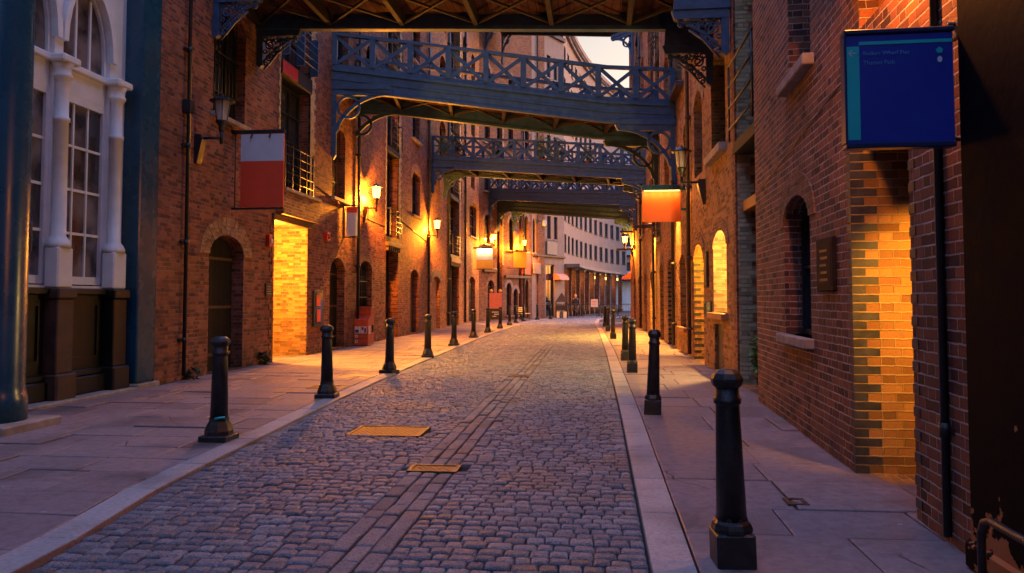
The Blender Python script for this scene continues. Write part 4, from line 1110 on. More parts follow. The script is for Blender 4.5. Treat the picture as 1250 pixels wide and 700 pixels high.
bridge('fourth iron footbridge in line, low behind the one with planters', (-6.95,50.6), (2.5,39.7), [(0,9.0),(1,7.12)], 2.0, rail=1.1, gird=.55, npan=12, brk=(1.2,1.2))
bridge('farthest low iron footbridge before the curved peach block', (-6.5,51.6), (2.5,44.0), [(0,8.3),(1,6.75)], 1.6, rail=1.05, gird=.5, npan=11, brk=(1.2,1.3))
bridge('high iron footbridge far down the street against the bright sky', (-7.2,50.3), (2.5,41.5), [(0,20.9),(1,17.2)], 1.6, rail=1.05, gird=.5, npan=9, brk=(1.5,2.0))

# planters on the third bridge
def tuft(mb, c, r, n, rnd, hgt=1.0):
    for _ in range(n):
        th = rnd.uniform(0, 2*PI); rr = r*rnd.random()**.5; z = hgt*rnd.random()
        p = Vector((c[0]+rr*math.cos(th), c[1]+rr*math.sin(th), c[2]+z)); a = rnd.uniform(0, 2*PI); l = rnd.uniform(.04,.09); tl = rnd.uniform(-.8,.8)
        dx = Vector((math.cos(a), math.sin(a), tl))*l; dy = Vector((-math.sin(a), math.cos(a), rnd.uniform(-.5,.5)))*l*.45
        mb.face([p-dx, p+dy, p+dx, p-dy])
rp = random.Random(11)
names = ['round green shrub in a pot near the left end of the planted footbridge', 'dark upright shrub in a pot, second from left on the planted footbridge', 'low green plant in a pot left of middle on the planted footbridge',
         'big bright green shrub in a pot at the middle of the planted footbridge', 'smaller green shrub right of the big bright one on the planted footbridge', 'grassy plant in a pot near the right end of the planted footbridge']
for i, (f, sz) in enumerate(((.06,.7),(.13,.8),(.30,.6),(.535,.95),(.60,.85),(.74,.6))):
    x = -7.5+10.03*f; z = 8.2-.88*f
    t = thing('potted_plant', names[i], 'plant', (x, 34.4-.8*f+.20, z-.06), 0, 'pots along the planted footbridge')
    p = MB(); p.lathe([(.13,0),(.17,.3),(.19,.3),(.19,.34),(.15,.34)], n=12); p.build('pot', M['terracotta'], t)
    st = MB()
    for k in range(5): st.tube([(0,0,.3),(rp.uniform(-.12,.12),rp.uniform(-.08,.08),.3+sz*.6)], .008, 4)
    st.build('stem', M['brown'], t)
    lf = MB(); tuft(lf, (0,0,.36), .34*sz+.08, int(420*sz), rp, sz*1.15); lf.build('foliage', M['leaf_dark' if i in (1,2) else 'leaf'], t)

# ================================================================== LAMPS
def wall_lamp(label, x, y, z, side, lit, arm=.55, sc=1.0, power=55, group='wall lanterns on black brackets'):
    """side=+1: fixed on a wall at left, arm towards +X"""
    t = thing('wall_lantern', label, 'lamp', (x, y, z), 0, group)
    b = MB(); s_ = side
    b.prism([(0,-.42),(0,.14),(s_*.14,.14),(s_*.16,.05),(s_*.05,-.42)], lambda a, c, tt: (a, tt, c), -.09, .09); b.build('wall_bracket', M['black'], t)
    b = MB(); b.tube([(s_*.05,0,.08),(s_*(arm),0,.08)], .026, 8); b.tube([(s_*arm,0,-.04),(s_*arm,0,.2)], .035, 8); b.build('arm', M['black'], t)
    c = (s_*arm, 0, .2)
    b = MB(); b.lathe([(.04,0),(.055,.04),(.05,.1),(.1,.16),(.115,.19),(.115,.21),(.07,.21)], c, 14); b.build('lamp_cup', M['black'], t)
    b = MB(); b.lathe([(.10,.21),(.155,.58)], c, 16); b.v = b.v; b.f = b.f[:-2]; b.m = b.m[:-2]; b.sm = b.sm[:-2]
    b.build('lamp_glass', M['lamp_glow' if lit else 'lamp_clear'], t)
    b = MB()
    for k in range(6):
        a = 2*PI*k/6; b.tube([(c[0]+.102*math.cos(a), .102*math.sin(a), c[2]+.21),(c[0]+.158*math.cos(a), .158*math.sin(a), c[2]+.58)], .008, 5)
    b.build('lamp_frame', M['black'], t)
    b = MB(); b.lathe([(.12,.575),(.23,.575),(.235,.59),(.16,.615),(.12,.66),(.04,.68),(.02,.72),(.001,.73)], c, 18); b.build('lamp_cap', M['black' if lit else 'steel'] if False else M['black'], t)
    if not lit:
        b = MB(); b.lathe([(.03,.21),(.035,.42),(.015,.46),(.001,.47)], c, 10); b.build('bulb', M['sign_white'], t)
    if lit: light('lamp_light', (c[0], 0, .47), power*21, (1,.29,.016), r=.09, parent=t, spot=math.radians(178), aim=(-s_*.25,0,-1), blend=.5); light('lamp_light', (c[0], 0, .47), power*3, (1,.32,.02), r=.07, parent=t)
    return t
wall_lamp('unlit wall lantern over the red and white sign, nearest on the left', -7.5, 13.33, 4.5, 1, False, .5)
wall_lamp('lit wall lantern nearest the camera on the left, under the second footbridge', -7.5, 23.9, 4.45, 1, True, .42, power=170)
wall_lamp('second lit wall lantern on the left, beneath the planted footbridge', -7.5, 33.6, 4.35, 1, True, .45, power=190)
wall_lamp('lit wall lantern above the white and yellow hanging sign', -7.0, 50.9, 5.2, 1, True, .4, power=170)
wall_lamp('lit wall lantern above the dull yellow hanging sign, farthest on the left', -5.35, 53.7, 5.0, 1, True, .6, power=150)
wall_lamp('unlit wall lantern on the right, above the orange hanging sign', 2.58, 16.9, 4.05, -1, False, .5)
wall_lamp('lit wall lantern farthest down the right wall, between two dark bars', 2.5, 43.4, 4.35, -1, True, .45, power=170)
# lantern over the lit recess on the near right building
t = thing('hanging_lantern', 'black lantern on the brick above and beside the navy sign at top right', 'lamp', (2.2, 5.15, 3.78))
b = MB(); b.lathe([(.02,-.02),(.05,0),(.075,.03),(.075,.06)], (-.32,0,0), 8); b.lathe([(.075,.46),(.16,.46),(.03,.62),(.02,.7)], (-.32,0,0), 8); b.tube([(0,0,.68),(-.32,0,.68)], .02, 6)
b.box(-.02,-.002,-.06,.06,.5,.8); b.build('lantern_body', M['black'], t)
b = MB(); b.lathe([(.07,.06),(.125,.46)], (-.32,0,0), 8); b.f = b.f[:-2]; b.m = b.m[:-2]; b.sm = b.sm[:-2]; b.build('lamp_glass', M['lamp_glow'], t)
light('lamp_light', (-.32,0,.25), 100, (1,.30,.04), .05, t)

def fitting(par, loc, power, col, name='bulkhead_light', hood=0.0, r=.05, aim=None):
    """small bulkhead fitting inside an alley: body + lit lens; loc in world"""
    x, y, z = loc
    wm = par.matrix_basis.inverted()
    b = MB(); b.box(x-.08,x+.08,y-.09,y-.03,z-.1,z+.05); 
    if hood: b.box(x-hood,x+hood,y-.1,y+hood*1.4,z+.075,z+.085)
    b.v = [tuple(wm @ Vector(p)) for p in b.v]; o = b.build(name, M['black'], par)
    if aim is None: light('alley_light', tuple(wm @ Vector((x, y+.06, z))), power, col, r, par)
    else: light('alley_light', tuple(wm @ Vector((x, y+.06, z))), power, col, r, par, math.radians(95), tuple(wm.to_3x3() @ Vector(aim)), .8)
AMB = (1,.45,.045)
bpy.context.view_layer.update()
fitting(LW, (-7.78, 16.97, 2.75), 430, AMB)
fitting(RN, (2.8, 5.5, 2.05), 92, (1,.40,.04), hood=.24, aim=(.16,1,-.55))
light('alley_light', tuple(RW.matrix_basis.inverted() @ Vector((3.2, 17.6, 2.45))), 130, AMB, .06, RW)
light('window_light', tuple(RW.matrix_basis.inverted() @ Vector((2.74, 14.62, 2.35))), 170, (1,.60,.16), .03, RW)

# ================================================================== SIGNS
def panel_sign(name, label, x0, x1, y, z0, z1, mat, cat='sign', th=.05):
    t = thing(name, label, cat, ((x0+x1)/2, y, z0))
    b = MB(); h = (x1-x0)/2; b.bbox(-h, h, -th/2, th/2, 0, z1-z0, .006); b.build('panel', M[mat], t)
    return t, h
# red and white
t, h = panel_sign('hanging_sign', 'hanging sign, pale grey above and red below, on a black bracket beside a wall lantern', -7.30, -6.36, 14.75, 3.42, 4.97, 'sign_red')
b = MB(); b.box(-h+.002, h-.002, -.029, -.0255, .97, 1.55-.008); b.box(-h+.002,h-.002,.0255,.029,.97,1.54); b.build('upper_field', M['sign_white'], t)
b = MB(); b.bbox(-.68, h+.02, -.05, .05, 1.56, 1.63, .01); b.bbox(-.68, h, -.02, .02, -.05, -.01, .006); b.tube([(-.6,0,-.04),(-.6,0,1.6)], .015, 6)
for x in (-.2, .2): b.tube([(x,-.04,1.58),(x-.03,-.09,1.45)], .014, 6)
b.build('bracket', M['black'], t)
# orange sign on the right
t, h = panel_sign('hanging_sign', 'glowing orange hanging sign under a dark blue bar on the right wall', 1.37, 2.36, 19.45, 3.50, 4.30, 'sign_orange')
b = MB(); b.bbox(-h-.02, h+.17, -.24, .05, .80, .94, .012); b.bbox(h-.0, h+.17, -.02, .02, -.0+.3, .36, .005); b.build('light_bar', M['blue'], t)
b = MB(); b.box(-h+.05, h-.05, -.23, -.16, .785, .798); b.build('lamp_strip', M['lamp_glow'], t)
for x in (-.4,-.2, 0,.2, .4): light('sign_light', (x, -.2, .76), 1.7, (1,.46,.08), .05, t)
t = thing('wall_downlight', 'small black downlight washing the right wall beyond the orange sign', 'lamp', (2.56, 21.95, 4.85))
b = MB(); b.tube([(0,0,.05),(-.12,0,.05)], .02, 6); b.lathe([(.05,-.1),(.055,-.1),(.055,.12),(.03,.15)], (-.13,0,0), 12); b.build('lamp_body', M['black'], t)
light('spot', (-.13,0,-.12), 1500, (1,.42,.05), .02, t, math.radians(60), (.10,0,-1), .9)
t = thing('sign_bracket', 'dark brown projecting bar with a shaded lamp, on the right wall beyond the orange sign', 'bracket', (2.54, 29.0, 4.25))
b = MB(); b.bbox(-.85,.0,-.05,.05,0,.13,.01); b.bbox(-.1,.0,-.06,.06,-.4,.0,.01); b.build('bar', M['brown'], t)
b = MB(); b.lathe([(.12,0),(.13,.0),(.05,.12),(.02,.14)], (-.14,.3,.2), 12); b.tube([(0,.3,.3),(-.14,.3,.33)], .015, 6); b.build('lamp_shade', M['sign_white'], t)
light('spot', (-.14,.3,.17), 1600, AMB, .03, t, math.radians(130), (.1,0,-1), .8)
t = thing('projecting_bracket', 'pair of dark horizontal bars framing the farthest lantern on the right', 'bracket', (2.5, 43.0, 4.3))
b = MB(); b.bbox(-.95,.0,-.06,.06,.0,.12,.01); b.build('bar', M['brown'], t); b = MB(); b.bbox(-.75,.0,-.06,.06,1.0,1.13,.01); b.build('bar', M['brown'], t)
t = thing('awning', 'small orange awning low on the end of the right warehouse', 'awning', (2.45, 45.3, 2.7))
b = MB(); b.prism([(0,.4),(-.5,.1),(-.5,0),(0,0)], lambda a,c,tt: (a,tt,c), -.5,.5); b.build('cover', M['sign_orange'], t)
# lit signs on the left
t, h = panel_sign('hanging_sign', 'lit hanging sign, white above and yellow below, on the left wall', -7.32, -6.25, 47.3, 3.45, 4.75, 'sign_yellow')
b = MB(); b.box(-h+.004,h-.004,-.03,-.0255,.55,1.29); b.build('upper_field', M['sign_white'], t)
b = MB(); b.bbox(-h-.2,h+.03,-.16,.05,1.3,1.4,.01); b.bbox(-h-.2,h,-.02,.02,-.05,-.005,.005); b.build('bracket', M['black'], t)
b = MB(); b.box(-h+.08,h-.08,-.14,-.06,1.285,1.298); b.build('lamp_strip', M['lamp_glow'], t)
for x in (-.25,.25): light('sign_light', (x,-.12,1.25), 16, (1,.6,.2), .03, t)
t, h = panel_sign('hanging_sign', 'dull yellow hanging sign, farthest along the left wall', -5.42, -4.48, 52.4, 3.72, 4.85, 'sign_ochre')
b = MB(); b.bbox(-h-.6,h+.03,-.05,.05,1.14,1.22,.01); b.bbox(-h-.5,h,-.02,.02,-.05,-.005,.005); b.build('bracket', M['black'], t)
# slim banner on the left wall
t = thing('hanging_sign', 'slim vertical white board with red top, left of the nearest lit lantern', 'sign', (-7.5, 21.9, 3.4))
b = MB(); b.bbox(.08,.42,-.02,.02,.03,.92,.005); b.build('panel', M['sign_white'], t)
b = MB(); b.box(.085,.415,-.025,-.0205,.74,.915); b.build('upper_field', M['sign_red'], t)
b = MB(); b.bbox(.0,.46,-.02,.02,.94,.98,.005); b.bbox(.0,.46,-.02,.02,-.03,.01,.005); b.box(.0,.03,-.015,.015,.01,.94); b.build('bracket', M['black'], t)

# navy direction sign, upper right
def text_mesh(txt, size, mat, name, par, loc, ext=.002):
    cu = bpy.data.curves.new(name, 'FONT'); cu.body = txt; cu.size = size; cu.extrude = ext
    tmp = bpy.data.objects.new('tmp', cu); COL.objects.link(tmp); bpy.context.view_layer.update()
    me = bpy.data.meshes.new_from_object(tmp.evaluated_get(bpy.context.evaluated_depsgraph_get()))
    bpy.data.objects.remove(tmp); bpy.data.curves.remove(cu)
    me.name = name; me.materials.clear(); me.materials.append(M[mat])
    o = bpy.data.objects.new(name, me); COL.objects.link(o); o.parent = par; o.location = loc; o.rotation_euler = (PI/2, 0, 0)
    return o
NS = thing('direction_sign', 'big square navy direction sign with teal band and small lettering at upper right', 'sign', (1.806, 4.5, 2.40), -.02)
hw, hh = .300, .655
b = MB(); b.bbox(-hw,hw,-.03,.03,0,hh,.006); b.build('panel', M['sign_navy'], NS)
b = MB(); b.bbox(-hw-.006,hw+.006,-.042,.042,hh-.0,hh+.03,.006); b.bbox(-hw-.004,hw+.004,-.04,.04,-.02,.012,.006); b.bbox(-hw-.008,-hw+.004,-.04,.04,.01,hh,.004); b.build('edge_trim', M['sign_navy_edge'], NS)
b = MB(); b.box(-hw+.008,-hw+.078,-.033,-.0305,.03,.585); b.box(-hw+.078,hw-.008,-.033,-.0305,.592,.612); b.build('teal_band', M['sign_teal'], NS)
b = MB()
ax0, az0 = -hw+.042, .545
b.bar((ax0-.022,-.034,az0),(ax0+.022,-.034,az0),.003,.005); b.bar((ax0-.022,-.034,az0),(ax0-.004,-.034,az0+.018),.003,.005); b.bar((ax0-.022,-.034,az0),(ax0-.004,-.034,az0-.018),.003,.005); b.build('arrow', M['sign_white'], NS)
text_mesh('Butlers Wharf Pier', .034, 'sign_text', 'lettering', NS, (-hw+.10, -.0315, .53)); text_mesh('Thames Path', .034, 'sign_text', 'lettering', NS, (-hw+.10, -.0315, .475))
b = MB(); b.prism([(.0,.024),(.023,.006),(.014,-.02),(-.014,-.02),(-.023,.006)], lambda a,c,tt:(.222+a*.85,tt,.545+c*.85), -.0345,-.0305); b.build('pier_symbol', M['sign_teal'], NS)
b = MB(); b.prism([(.015*math.cos(2*PI*i/16), .021*math.sin(2*PI*i/16)) for i in range(16)], lambda a,c,tt:(.223+a*.85,tt,.492+c*.85), -.0345,-.0305); b.build('walker_symbol', M['sign_white'], NS)
b = MB(); b.tube([(hw-.02,0,hh+.05),(hw+.16,.02,hh+.05)], .018, 8); b.tube([(hw-.02,0,.03),(hw+.16,.02,.03)], .015, 8); b.bbox(hw+.02,hw+.05,-.05,.05,hh-.04,hh+.08,.008); b.build('bracket', M['steel'], NS)

# ================================================================== BOLLARDS
random.seed(5)
LB = [(-3.94,7.56),(-4.0,10.98),(-4.07,14.75),(-4.17,18.79),(-4.38,23.6),(-4.50,28.4),(-4.55,32.8),(-4.56,37.4),(-4.58,42.1),(-4.62,46.2),(-4.45,49.6),(-3.75,53.0),(-2.95,55.6)]
RBp = [(.80,4.36),(.81,9.87),(.85,15.27),(.85,18.29),(.86,28.0),(.83,34.6),(.80,40.2)]
lab_l = ['nearest black bollard on the left kerb, its base showing a bright blue mark', 'black bollard before the lit alley opening, second on the left kerb', 'black bollard third on the left kerb, just past the lit alley', 'black bollard fourth along the left kerb, right of the red box',
 'black bollard fifth along the left kerb', 'black bollard sixth along the left kerb', 'black bollard seventh along the left kerb', 'black bollard eighth along the left kerb, beside the pink menu board']
def bollard(label, x, y, heavy):
    t = thing('bollard', label, 'bollard', (x, y, 0), 0, 'cast iron bollards along the kerbs')
    b = MB()
    if heavy: b.bbox(-.108,.108,-.108,.108,-.03,.19,.012)
    else: b.bbox(-.155,.155,-.155,.155,-.03,.06,.012)
    b.build('base_plinth', M['black'], t)
    b = MB()
    if heavy: b.lathe([(.115,.19),(.115,.21),(.105,.235),(.09,.25),(.088,.27)], n=8, rot=PI/8, smooth=False); sh = [(.085,.25),(.067,.88),(.067,.9),(.077,.905),(.079,.93),(.068,.94),(.066,1.0)]
    else: b.lathe([(.145,.06),(.145,.1),(.12,.17),(.1,.2),(.1,.24)], n=8, rot=PI/8, smooth=False); sh = [(.092,.22),(.076,.88),(.075,.9),(.088,.905),(.09,.93),(.077,.94),(.076,1.0)]
    b.build('base_flange', M['black'], t)
    b = MB(); b.lathe(sh, n=24); b.build('shaft', M['black'], t)
    k_ = .86 if heavy else 1
    b = MB(); b.lathe([(r_*k_, z_) for r_, z_ in [(.076,.99),(.095,1.005),(.106,1.03),(.106,1.045),(.088,1.075),(.06,1.095),(.001,1.1)]], n=8, rot=PI/8, smooth=False); b.build('cap', M['black'], t)
    return t
pl_ = bollard(lab_l[0], *LB[0], False); ph_ = bollard('nearest black bollard of all, leaning slightly on a square block base, right foreground', *RBp[0], True)
ph_.rotation_euler = (0, -.022, .06)
for i, (x, y) in enumerate(LB[1:], 1):
    c = copy_tree(pl_); c.location = (x, y, 0); c.rotation_euler = (random.gauss(0,.014), random.gauss(0,.014), random.gauss(0,.12))
    c['label'] = lab_l[i] if i < len(lab_l) else 'small distant black bollard on the left kerb, number %s counting back from the street end' % ['','one','two','three','four','five'][len(LB)-i]
b = MB(); b.tube([(.0,-.098,.235),(.05,-.088,.245),(.1,-.07,.25)], .012, 6); b.build('blue_tie', M['sign_teal'], pl_)
lab_r = ['black bollard on the right kerb, second from the camera', 'black bollard on the right kerb, front one of the close pair', 'black bollard on the right kerb, rear one of the close pair', 'distant black bollard on the right kerb, front one of the far row of three', 'distant black bollard on the right kerb, middle one of the far row of three', 'distant black bollard on the right kerb, last of the far row of three']
for (x, y), l in zip(RBp[1:], lab_r):
    c = copy_tree(ph_); c.location = (x, y, 0); c.rotation_euler = (random.gauss(0,.014), random.gauss(0,.014), random.gauss(0,.12)); c['label'] = l

# ================================================================== RED NEWSPAPER BOX
t = thing('newspaper_box', 'red wooden newspaper box with blue and white papers against the left brick wall', 'newspaper box', (-7.26, 23.25, 0))
b = MB(); b.prism([(-.32,.03),(.32,.03),(.32,1.0),(.02,1.0),(-.32,.82)], lambda a,c,tt:(tt,a,c), -.23,.23); b.build('cabinet', M['red_box'], t)
b = MB(); b.bbox(-.22,.22,.0,.32,1.0,1.2,.012); b.bbox(-.24,.24,-.03,.34,1.2,1.24,.008); b.build('top_box', M['red_box'], t)
b = MB()
rr = random.Random(2)
for k in range(4): x = -.2+.1*k; b.box(x, x+.085, -.324, -.321, .40, .62)
b.build('paper_cover', M['sign_white'], t)
b = MB(); b.box(-.19,-.07,-.327,-.3245,.42,.52); b.box(.02,.08,-.327,-.3245,.5,.6); b.box(.11,.17,-.327,-.3245,.42,.57); b.build('paper_print', M['sign_navy'], t)
for z in (.14, .31):
    b = MB(); n=14
    for i in range(n):
        q = [(k*math.cos(th), k*math.sin(th)) for th, k in ((2*PI*i/n,.05),(2*PI*(i+1)/n,.05),(2*PI*(i+1)/n,.025),(2*PI*i/n,.025))]
        b.prism(q, lambda a,c,tt:(-.15+a,tt,z+c), -.324,-.3205)
    b.build('round_mark', M['sign_white'], t)
b = MB(); b.box(-.2,.2,-.325,-.3205,.235,.25); b.box(-.2,.2,-.325,-.3205,.36,.375); b.build('trim_strip', M['brown'], t)
b = MB(); b.box(.231,.234,-.25,-.05,.38,.64); b.build('side_poster', M['sign_white'], t)
b = MB(); b.bbox(.23,.27,.12,.26,.42,.66,.008); b.build('leaflet_holder', M['black'], t)

# plant in the right bay
t = thing('potted_plant', 'leafy plant in a dark pot at the foot of the shadowed bay on the right', 'plant', (2.78, 12.05, 0))
p = MB(); p.lathe([(.13,0),(.18,.26),(.2,.26),(.2,.3),(.16,.3)], n=14); p.build('pot', M['frame_dark'], t)
p = MB()
for k in range(9): p.tube([(0,0,.28),(rp.uniform(-.1,.1),rp.uniform(-.1,.1),.5),(rp.uniform(-.25,.2),rp.uniform(-.25,.25),rp.uniform(.6,.95))], .007, 4)
p.build('stem', M['brown'], t)
p = MB(); tuft(p, (0,0,.32), .27, 420, rp, .62); p.build('foliage', M['leaf'], t)
# weeds at wall foot
for lab, x, y, n, hgt in (('small weeds growing at the wall foot left of the lit alley', -7.42, 16.2, 90, .28), ('low weeds at the foot of the brick near the left drainpipe', -7.42, 13.15, 60, .18)):
    w_ = MB(); tuft(w_, (0,0,.0), .16, n, rp, hgt); o = w_.build('weed', M['leaf_dark']); o.location = (x, y, 0); tag(o, lab, 'weed')

# ================================================================== STREET END CLUTTER
t = thing('menu_board', 'salmon pink poster on a black chalkboard stand on the far left pavement', 'menu board', (-6.3, 49.2, 0), .1)
b = MB(); b.bbox(-.42,.42,-.03,.03,.85,1.9,.01); b.build('poster', M['salmon'], t)
b = MB(); b.bbox(-.42,.42,-.08,.02,.12,.84,.01); b.box(-.4,-.35,-.05,.3,0,.12); b.box(.35,.4,-.05,.3,0,.12); b.build('chalkboard', M['black'], t)
b = MB()
for k, (a0, a1) in enumerate(((-.2,.05),(-.1,.22),(-.25,.2))): b.box(a0,a1,-.086,-.081,.3+.14*k,.36+.14*k)
b.build('chalk_writing', M['sign_white'], t)
for x in (-.3,.3):
    b = MB(); b.lathe([(.02,0),(.1,.06),(.1,.18),(.03,.24)], (x,0,1.91), 8); b.build('flower_pot', M['sign_yellow'], t)
t = thing('bench', 'small yellow slatted bench on the far left pavement', 'bench', (-4.75, 53.1, 0), ang)
b = MB()
for k in range(4): b.box(-.6,.6,-.2+.1*k,-.12+.1*k,.42,.46)
b.build('seat', M['sign_yellow'], t)
b = MB()
for k in range(3): b.box(-.6,.6,.2,.23,.55+.13*k,.64+.13*k)
b.build('backrest', M['sign_yellow'], t)
for x in (-.5,.5):
    b = MB(); b.box(x-.03,x+.03,-.2,-.14,0,.419); b.box(x-.03,x+.03,.14,.199,0,.9); b.build('leg', M['black'], t)
t = thing('security_camera', 'white camera on a blue arm high on the corner building', 'camera', (-4.0, 56.1, 7.4))
b = MB(); b.tube([(0,0,0),(.45,-.25,0)], .05, 6); b.box(-.06,.06,-.08,.08,-.15,.15); b.build('arm', M['blue_iron'], t)
b = MB(); b.lathe([(.05,-.4),(.16,-.3),(.16,0),(.1,.1)], (.6,-.3,0), 10); b.build('dome', M['stucco_pale'], t)
def barrier(x, y, rz, label):
    t = thing('crowd_barrier', label, 'barrier', (x, y, 0), rz, 'metal barriers across the street end')
    f = MB(); f.tube([(-.68,0,.12),(-.68,0,1.02),(-.62,0,1.08),(.62,0,1.08),(.68,0,1.02),(.68,0,.12)], .028, 6); f.tube([(-.68,0,.2),(.68,0,.2)], .02, 6); f.build('frame', M['black'], t)
    f = MB()
    for k in range(9): f.tube([(-.55+.1375*k,0,.2),(-.55+.1375*k,0,1.07)], .014, 5)
    f.build('upright_bar', M['black'], t)
    for xx in (-.55,.55): f = MB(); f.bar((xx,-.3,.02),(xx,.3,.02),.05,.03); f.bar((xx,0,.02),(xx,0,.2),.05,.03); f.build('foot', M['black'], t)
    return t
b0_ = barrier(-2.9, 58.6, 0, 'leftmost metal crowd barrier across the street end, beside the dark stall')
for k, (x, l) in enumerate(((-1.45,'metal crowd barrier in front of the person at the street end'), (.0,'metal crowd barrier carrying the white notice at the street end'), (1.45,'metal crowd barrier right of the one with the notice'), (2.9,'rightmost metal crowd barrier across the street end'))):
    c = copy_tree(b0_); c.location = (x, 58.75+.1*k, 0); c.rotation_euler = (0,0,.03*k-.05); c['label'] = l
t = thing('notice', 'small white notice fixed on the crowd barrier at the street end', 'notice', (.35, 58.66, .85)); b = MB(); b.bbox(-.28,.28,-.015,.015,0,.62,.005); b.build('panel', M['sign_white'], t); b = MB(); b.box(-.18,.18,-.019,-.0155,.38,.46); b.box(-.18,.1,-.019,-.0155,.2,.28); b.build('printed_line', M['salmon'], t)
t = thing('market_stall', 'small dark peaked stall standing by the crowd barriers', 'stall', (-2.2, 58.0, 0))
b = MB(); b.face([(-.5,-.4,1.25),(.5,-.4,1.25),(0,0,2.0)]); b.face([(.5,-.4,1.25),(.5,.4,1.25),(0,0,2.0)]); b.face([(.5,.4,1.25),(-.5,.4,1.25),(0,0,2.0)]); b.face([(-.5,.4,1.25),(-.5,-.4,1.25),(0,0,2.0)]); b.face([(-.5,-.4,1.25),(-.5,.4,1.25),(.5,.4,1.25),(.5,-.4,1.25)]); b.build('roof', M['coat'], t)
b = MB(); b.bbox(-.46,.46,-.34,.34,.62,1.0,.02); b.build('counter', M['coat'], t)
for x in (-.44,.44):
    for y in (-.34,.34): b = MB(); b.box(x-.025,x+.025,y-.025,y+.025,0,1.25); b.build('leg', M['black'], t)
for i, (x, m_) in enumerate(((-.28,'stucco_pale'),(.0,'blue_iron'),(.26,'stucco_pale'))): b = MB(); b.bbox(x-.12,x+.12,-.3,.1,.0,.5,.015); b.build('crate', M[m_], t)

def person(label, x, y, h, rz, hair='hair', pose=0):
    k = h/1.75
    J = [(0,0,.95),(0,0,1.15),(0,0,1.38),(0,.0,1.5),(0,-.02,1.62),(0,-.02,1.72),
         (.18,0,1.42),(.25,.02,1.15),(.22,-.1,.93),(.2,-.14,.84),(-.18,0,1.42),(-.25,.02,1.15),(-.22,-.08,.93),(-.2,-.12,.84),
         (.09,0,.88),(.10,-.02,.5),(.11,.02,.08),(.12,-.12,.04),(-.09,0,.88),(-.11,.04,.5),(-.11,.06,.08),(-.12,-.08,.04)]
    R = [.16,.15,.16,.06,.095,.08,.07,.055,.042,.04,.07,.055,.042,.04,.1,.07,.055,.045,.1,.07,.055,.045]
    Eg = [(0,1),(1,2),(2,3),(3,4),(4,5),(2,6),(6,7),(7,8),(8,9),(2,10),(10,11),(11,12),(12,13),(0,14),(14,15),(15,16),(16,17),(0,18),(18,19),(19,20),(20,21)]
    me = bpy.data.meshes.new('skeleton'); me.from_pydata([(a*k,b*k,c*k) for a,b,c in J], Eg, [])
    o = bpy.data.objects.new('tmp', me); COL.objects.link(o)
    o.modifiers.new('s','SKIN'); sv = me.skin_vertices[0].data
    for i, r in enumerate(R): sv[i].radius = (r*k, r*k*(.75 if i < 3 else 1)); sv[i].use_root = (i == 0)
    o.modifiers.new('d','SUBSURF').levels = 2
    bpy.context.view_layer.update()
    bm_ = bpy.data.meshes.new_from_object(o.evaluated_get(bpy.context.evaluated_depsgraph_get())); bpy.data.objects.remove(o)
    bm_.name = 'person'; bm_.materials.clear(); bm_.materials.append(M['skin'])
    for p_ in bm_.polygons: p_.use_smooth = True
    t = bpy.data.objects.new('person', bm_); COL.objects.link(t); t.location = (x,y,0); t.rotation_euler = (0,0,rz); tag(t, label, 'person')
    c = MB(); c.lathe([(.19,.62),(.2,.9),(.18,1.1),(.2,1.35),(.16,1.46),(.08,1.52)], n=14, sy=.72)
    for s_ in (1,-1):
        c.tube([(s_*.18,0,1.43),(s_*.25,.02,1.15),(s_*.22,-.09,.93)], [.085,.075,.06], 8)
    c.v = [(a*k,b_*k,z*k) for a,b_,z in c.v]; c.build('coat', M['coat'], t)
    c = MB()
    for s_ in (1,-1): c.tube([(s_*.09,0,.88),(s_*.105,0,.5),(s_*.11,.03,.1)], [.115,.085,.075], 8)
    c.v = [(a*k,b_*k,z*k) for a,b_,z in c.v]; c.build('trousers', M['frame_dark'], t)
    c = MB(); c.lathe([(.08,1.58),(.115,1.63),(.118,1.7),(.09,1.77),(.03,1.8)], (0,.02,0), 12); c.v = [(a*k,b_*k,z*k) for a,b_,z in c.v]; c.build('hair', M[hair], t)
    return t
person('person with light hair in a long dark coat standing behind the crowd barriers', -1.15, 59.5, 1.82, .2)

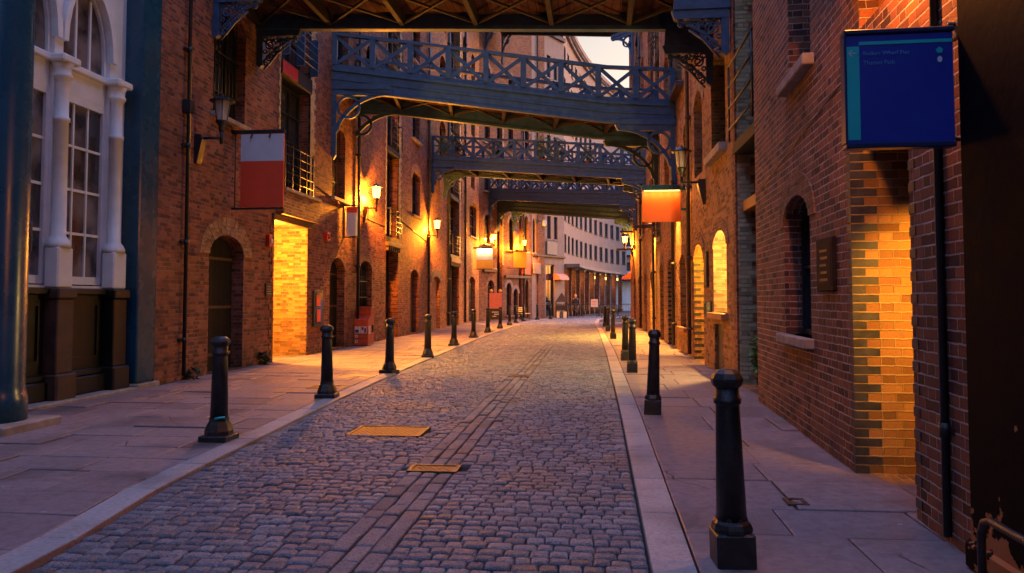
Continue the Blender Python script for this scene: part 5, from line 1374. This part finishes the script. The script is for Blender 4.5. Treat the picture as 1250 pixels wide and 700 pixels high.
# ================================================================== WORLD, SUN, CAMERA
SUN_EL, SUN_AZ = math.radians(7), math.radians(50)
Wd = bpy.data.worlds.new('World'); S.world = Wd; Wd.use_nodes = True
nt = Wd.node_tree; nt.nodes.clear()
sky = nt.nodes.new('ShaderNodeTexSky'); sky.sky_type = 'NISHITA'; sky.sun_disc = False
sky.sun_elevation = SUN_EL; sky.sun_rotation = SUN_AZ; sky.air_density = 1.3; sky.dust_density = 3.0; sky.ozone_density = 2.0
mixn = nt.nodes.new('ShaderNodeMix'); mixn.data_type = 'RGBA'; mixn.blend_type = 'MULTIPLY'; mixn.inputs[0].default_value = 1
nt.links.new(sky.outputs[0], mixn.inputs[6]); 
tcn = nt.nodes.new('ShaderNodeTexCoord'); spn = nt.nodes.new('ShaderNodeSeparateXYZ'); nt.links.new(tcn.outputs['Generated'], spn.inputs[0])
crn = nt.nodes.new('ShaderNodeValToRGB'); nt.links.new(spn.outputs[2], crn.inputs[0])
els = crn.color_ramp.elements; els[0].position = .36; els[0].color = (.36, .25, .205, 1); els[1].position = .72; els[1].color = (1.06, .98, 1.46, 1)
nt.links.new(crn.outputs[0], mixn.inputs[7])
bg = nt.nodes.new('ShaderNodeBackground'); bg.inputs[1].default_value = .15
nt.links.new(mixn.outputs[2], bg.inputs[0]); wo = nt.nodes.new('ShaderNodeOutputWorld'); nt.links.new(bg.outputs[0], wo.inputs[0])
sl = bpy.data.lights.new('sun', 'SUN'); sl.energy = .07; sl.angle = math.radians(20); sl.color = (1,.62,.55)
so = bpy.data.objects.new('sun', sl); COL.objects.link(so)
az = math.radians(55); el = math.radians(18)
so.rotation_euler = Vector((-math.sin(az)*math.cos(el), -math.cos(az)*math.cos(el), -math.sin(el))).to_track_quat('-Z','Y').to_euler()

cam = bpy.data.cameras.new('camera'); co = bpy.data.objects.new('camera', cam); COL.objects.link(co); S.camera = co
cam.sensor_width = 36; cam.lens = 36*900/1250; cam.shift_y = -25.5/1250; cam.clip_end = 2000; cam.clip_start = .05
co.location = (0,0,1.5); co.rotation_euler = (PI/2+.045, 0, math.atan(95/900))
S.view_settings.view_transform = 'Standard'; S.view_settings.look = 'None'; S.view_settings.exposure = 3.4; S.view_settings.gamma = 1
S.render.engine = 'CYCLES'
cy = S.cycles; cy.use_denoising = True
try: cy.denoiser = 'OPENIMAGEDENOISE'; cy.denoising_input_passes = 'RGB_ALBEDO_NORMAL'
except Exception: pass
cy.max_bounces = 6; cy.diffuse_bounces = 4; cy.glossy_bounces = 3; cy.transparent_max_bounces = 8; cy.transmission_bounces = 2
cy.sample_clamp_indirect = 4; cy.caustics_reflective = False; cy.caustics_refractive = False
S.render.use_persistent_data = False
